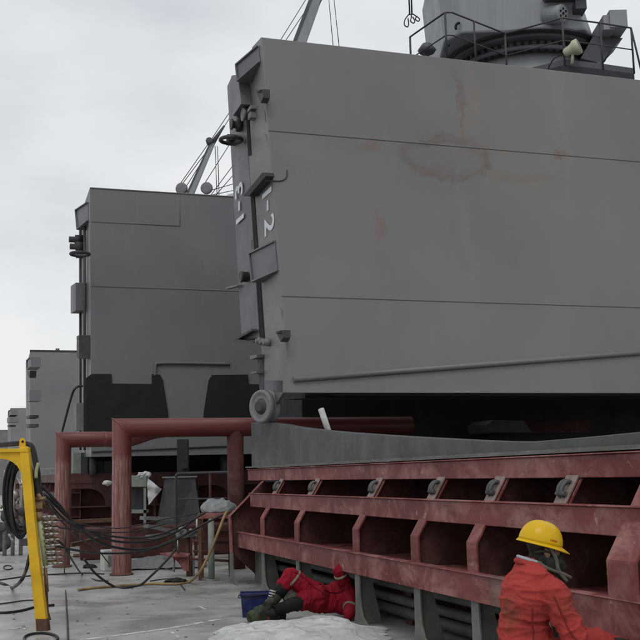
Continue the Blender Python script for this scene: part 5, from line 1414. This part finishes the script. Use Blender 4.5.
body = lparts(-.02) + [(kR, aR, .062, .045), (pel, kL, .095, .062), (kL, aL, .06, .045), (aR, aR + Vector((-.06, -.08, -.09)), .045, .035), (aL, aL + Vector((-.07, -.05, .05)), .045, .035),
                       (ns, hd, .06, .06), (hd + ldir * .06, (.11, .08, .085), ldir, lfr)]
vs, fs, ns_ = fuse(body); m = MB(); m.add([Vector((p.x, p.y, max(.006, p.z))) for p in vs], fs, True)
hand(m, hR, (hR - eR).normalized(), Vector((0, -1, 0)), .17, .5, 1); hand(m, hL, (hL - eL).normalized(), Z, .17, .5, -1)
m.build('body', M['balaclava'], lm)
vs, fs, ns_ = fuse(lparts(.012) + [(kR, kR.lerp(aR, .5), .09, .085), (pel + lfr * .04, pel.lerp(kL, .62), .125, .098)], .009, 7)
M['overall2'] = cloth_mat('dark_red_overall', (.22, .008, .018), ((Q(345, 607, -.1) - lb, .12, (.07, .014, .014), .6),))
m = MB(); m.add([Vector((p.x, p.y, max(.012, p.z))) for p in folds(vs, ns_, .013, 6, 5, (1.7, 1, 1))], fs, True); m.build('overalls', M['overall2'], lm)
seams(m.v, fs, [
    [pel + (ldir * .02 + lfr * math.cos(a) * .2 + lsd * math.sin(a) * .2) for a in [rad(q) for q in range(-70, 80, 20)]],
    [pel + lfr * .16 + lsd * .06, pel.lerp(kR, .5) + lfr * .14, kR + lfr * .1],
    [sR + (lfr * math.cos(a) + ldir * math.sin(a)) * .11 - lsd * .02 for a in [rad(q) for q in range(-80, 90, 30)]],
    [pel + lfr * .17, ab + lfr * .17, ch + lfr * .17, ns + lfr * .12],
], .006, M['seam2'], lm)
# reflective tapes on knee and sleeve, dark cuff, boots
M['tape'] = paint('dull_reflective_tape', (.20, .17, .13), .6, .3, 12)
def band(a, b, t_, r_, mat, name, w=.02):
    c_ = a.lerp(b, t_); dn = (b - a).normalized(); m = MB(); m.lathe(c_, dn, [(r_ * .98, -w), (r_ + .004, -w * .8), (r_ + .004, w * .8), (r_ * .98, w)], 24); m.build(name, M[mat], lm)
band(pel, kR, .86, .108, 'tape', 'tape', .014); band(sR, eR, .8, .082, 'tape', 'tape', .012); band(sL, eL, .45, .085, 'tape', 'tape', .012)
m = MB(); m.tube([kR.lerp(aR, .5), kR.lerp(aR, .75), aR], [.082, .078, .07], 16); m.build('cuff', M['trouser'], lm)
def boot(a, toe, name='boot'):
    m = MB(); dn = (toe - a).normalized()
    m.tube(spline([a + Z * .06, a, a + dn * .05 - Z * .02, a + dn * .14 - Z * .03, a + dn * .2 - Z * .03], 5), [.06] * 10 + [.058 - .001 * k for k in range(11)], 14)
    return m.build(name, M['boot'], lm)
boot(aR, aR + Vector((-.12, -.16, -.06))); boot(aL + Z * .0, aL + Vector((-.12, -.08, .04)))
m = MB()
for k in range(5):
    c_ = aR + Vector((-.05 - .008 * k, -.07 + .0 * k, .05 - .028 * k)); m.tube([c_ + Vector((-.03, -.01, .012)), c_ + Vector((.035, -.02, -.006))], .008, 6)
m.build('laces', M['lace'], lm)
m = MB(); m.tube(spline([pel + Vector((-.05, -.06, -.06)), pel.lerp(kL, .5), kL, kL.lerp(aL, .5), aL], 6), [.08] * 6 + [.08] * 6 + [.072] * 6 + [.062] * 7, 16)
m.v = [Vector((p.x, p.y, max(.008, p.z))) for p in wrinkle(m.v, .014, 8, 3)]; m.build('trouser_leg', M['trouser'], lm)
m = MB(); m.blob(Q(292, 598.5, -.1), .09, .07, .06, 6, .35, 2.4, 4); m.build('rag', M['glove'], lm)
for o in bpy.data.objects:
    if '_o' in o: del o['_o']
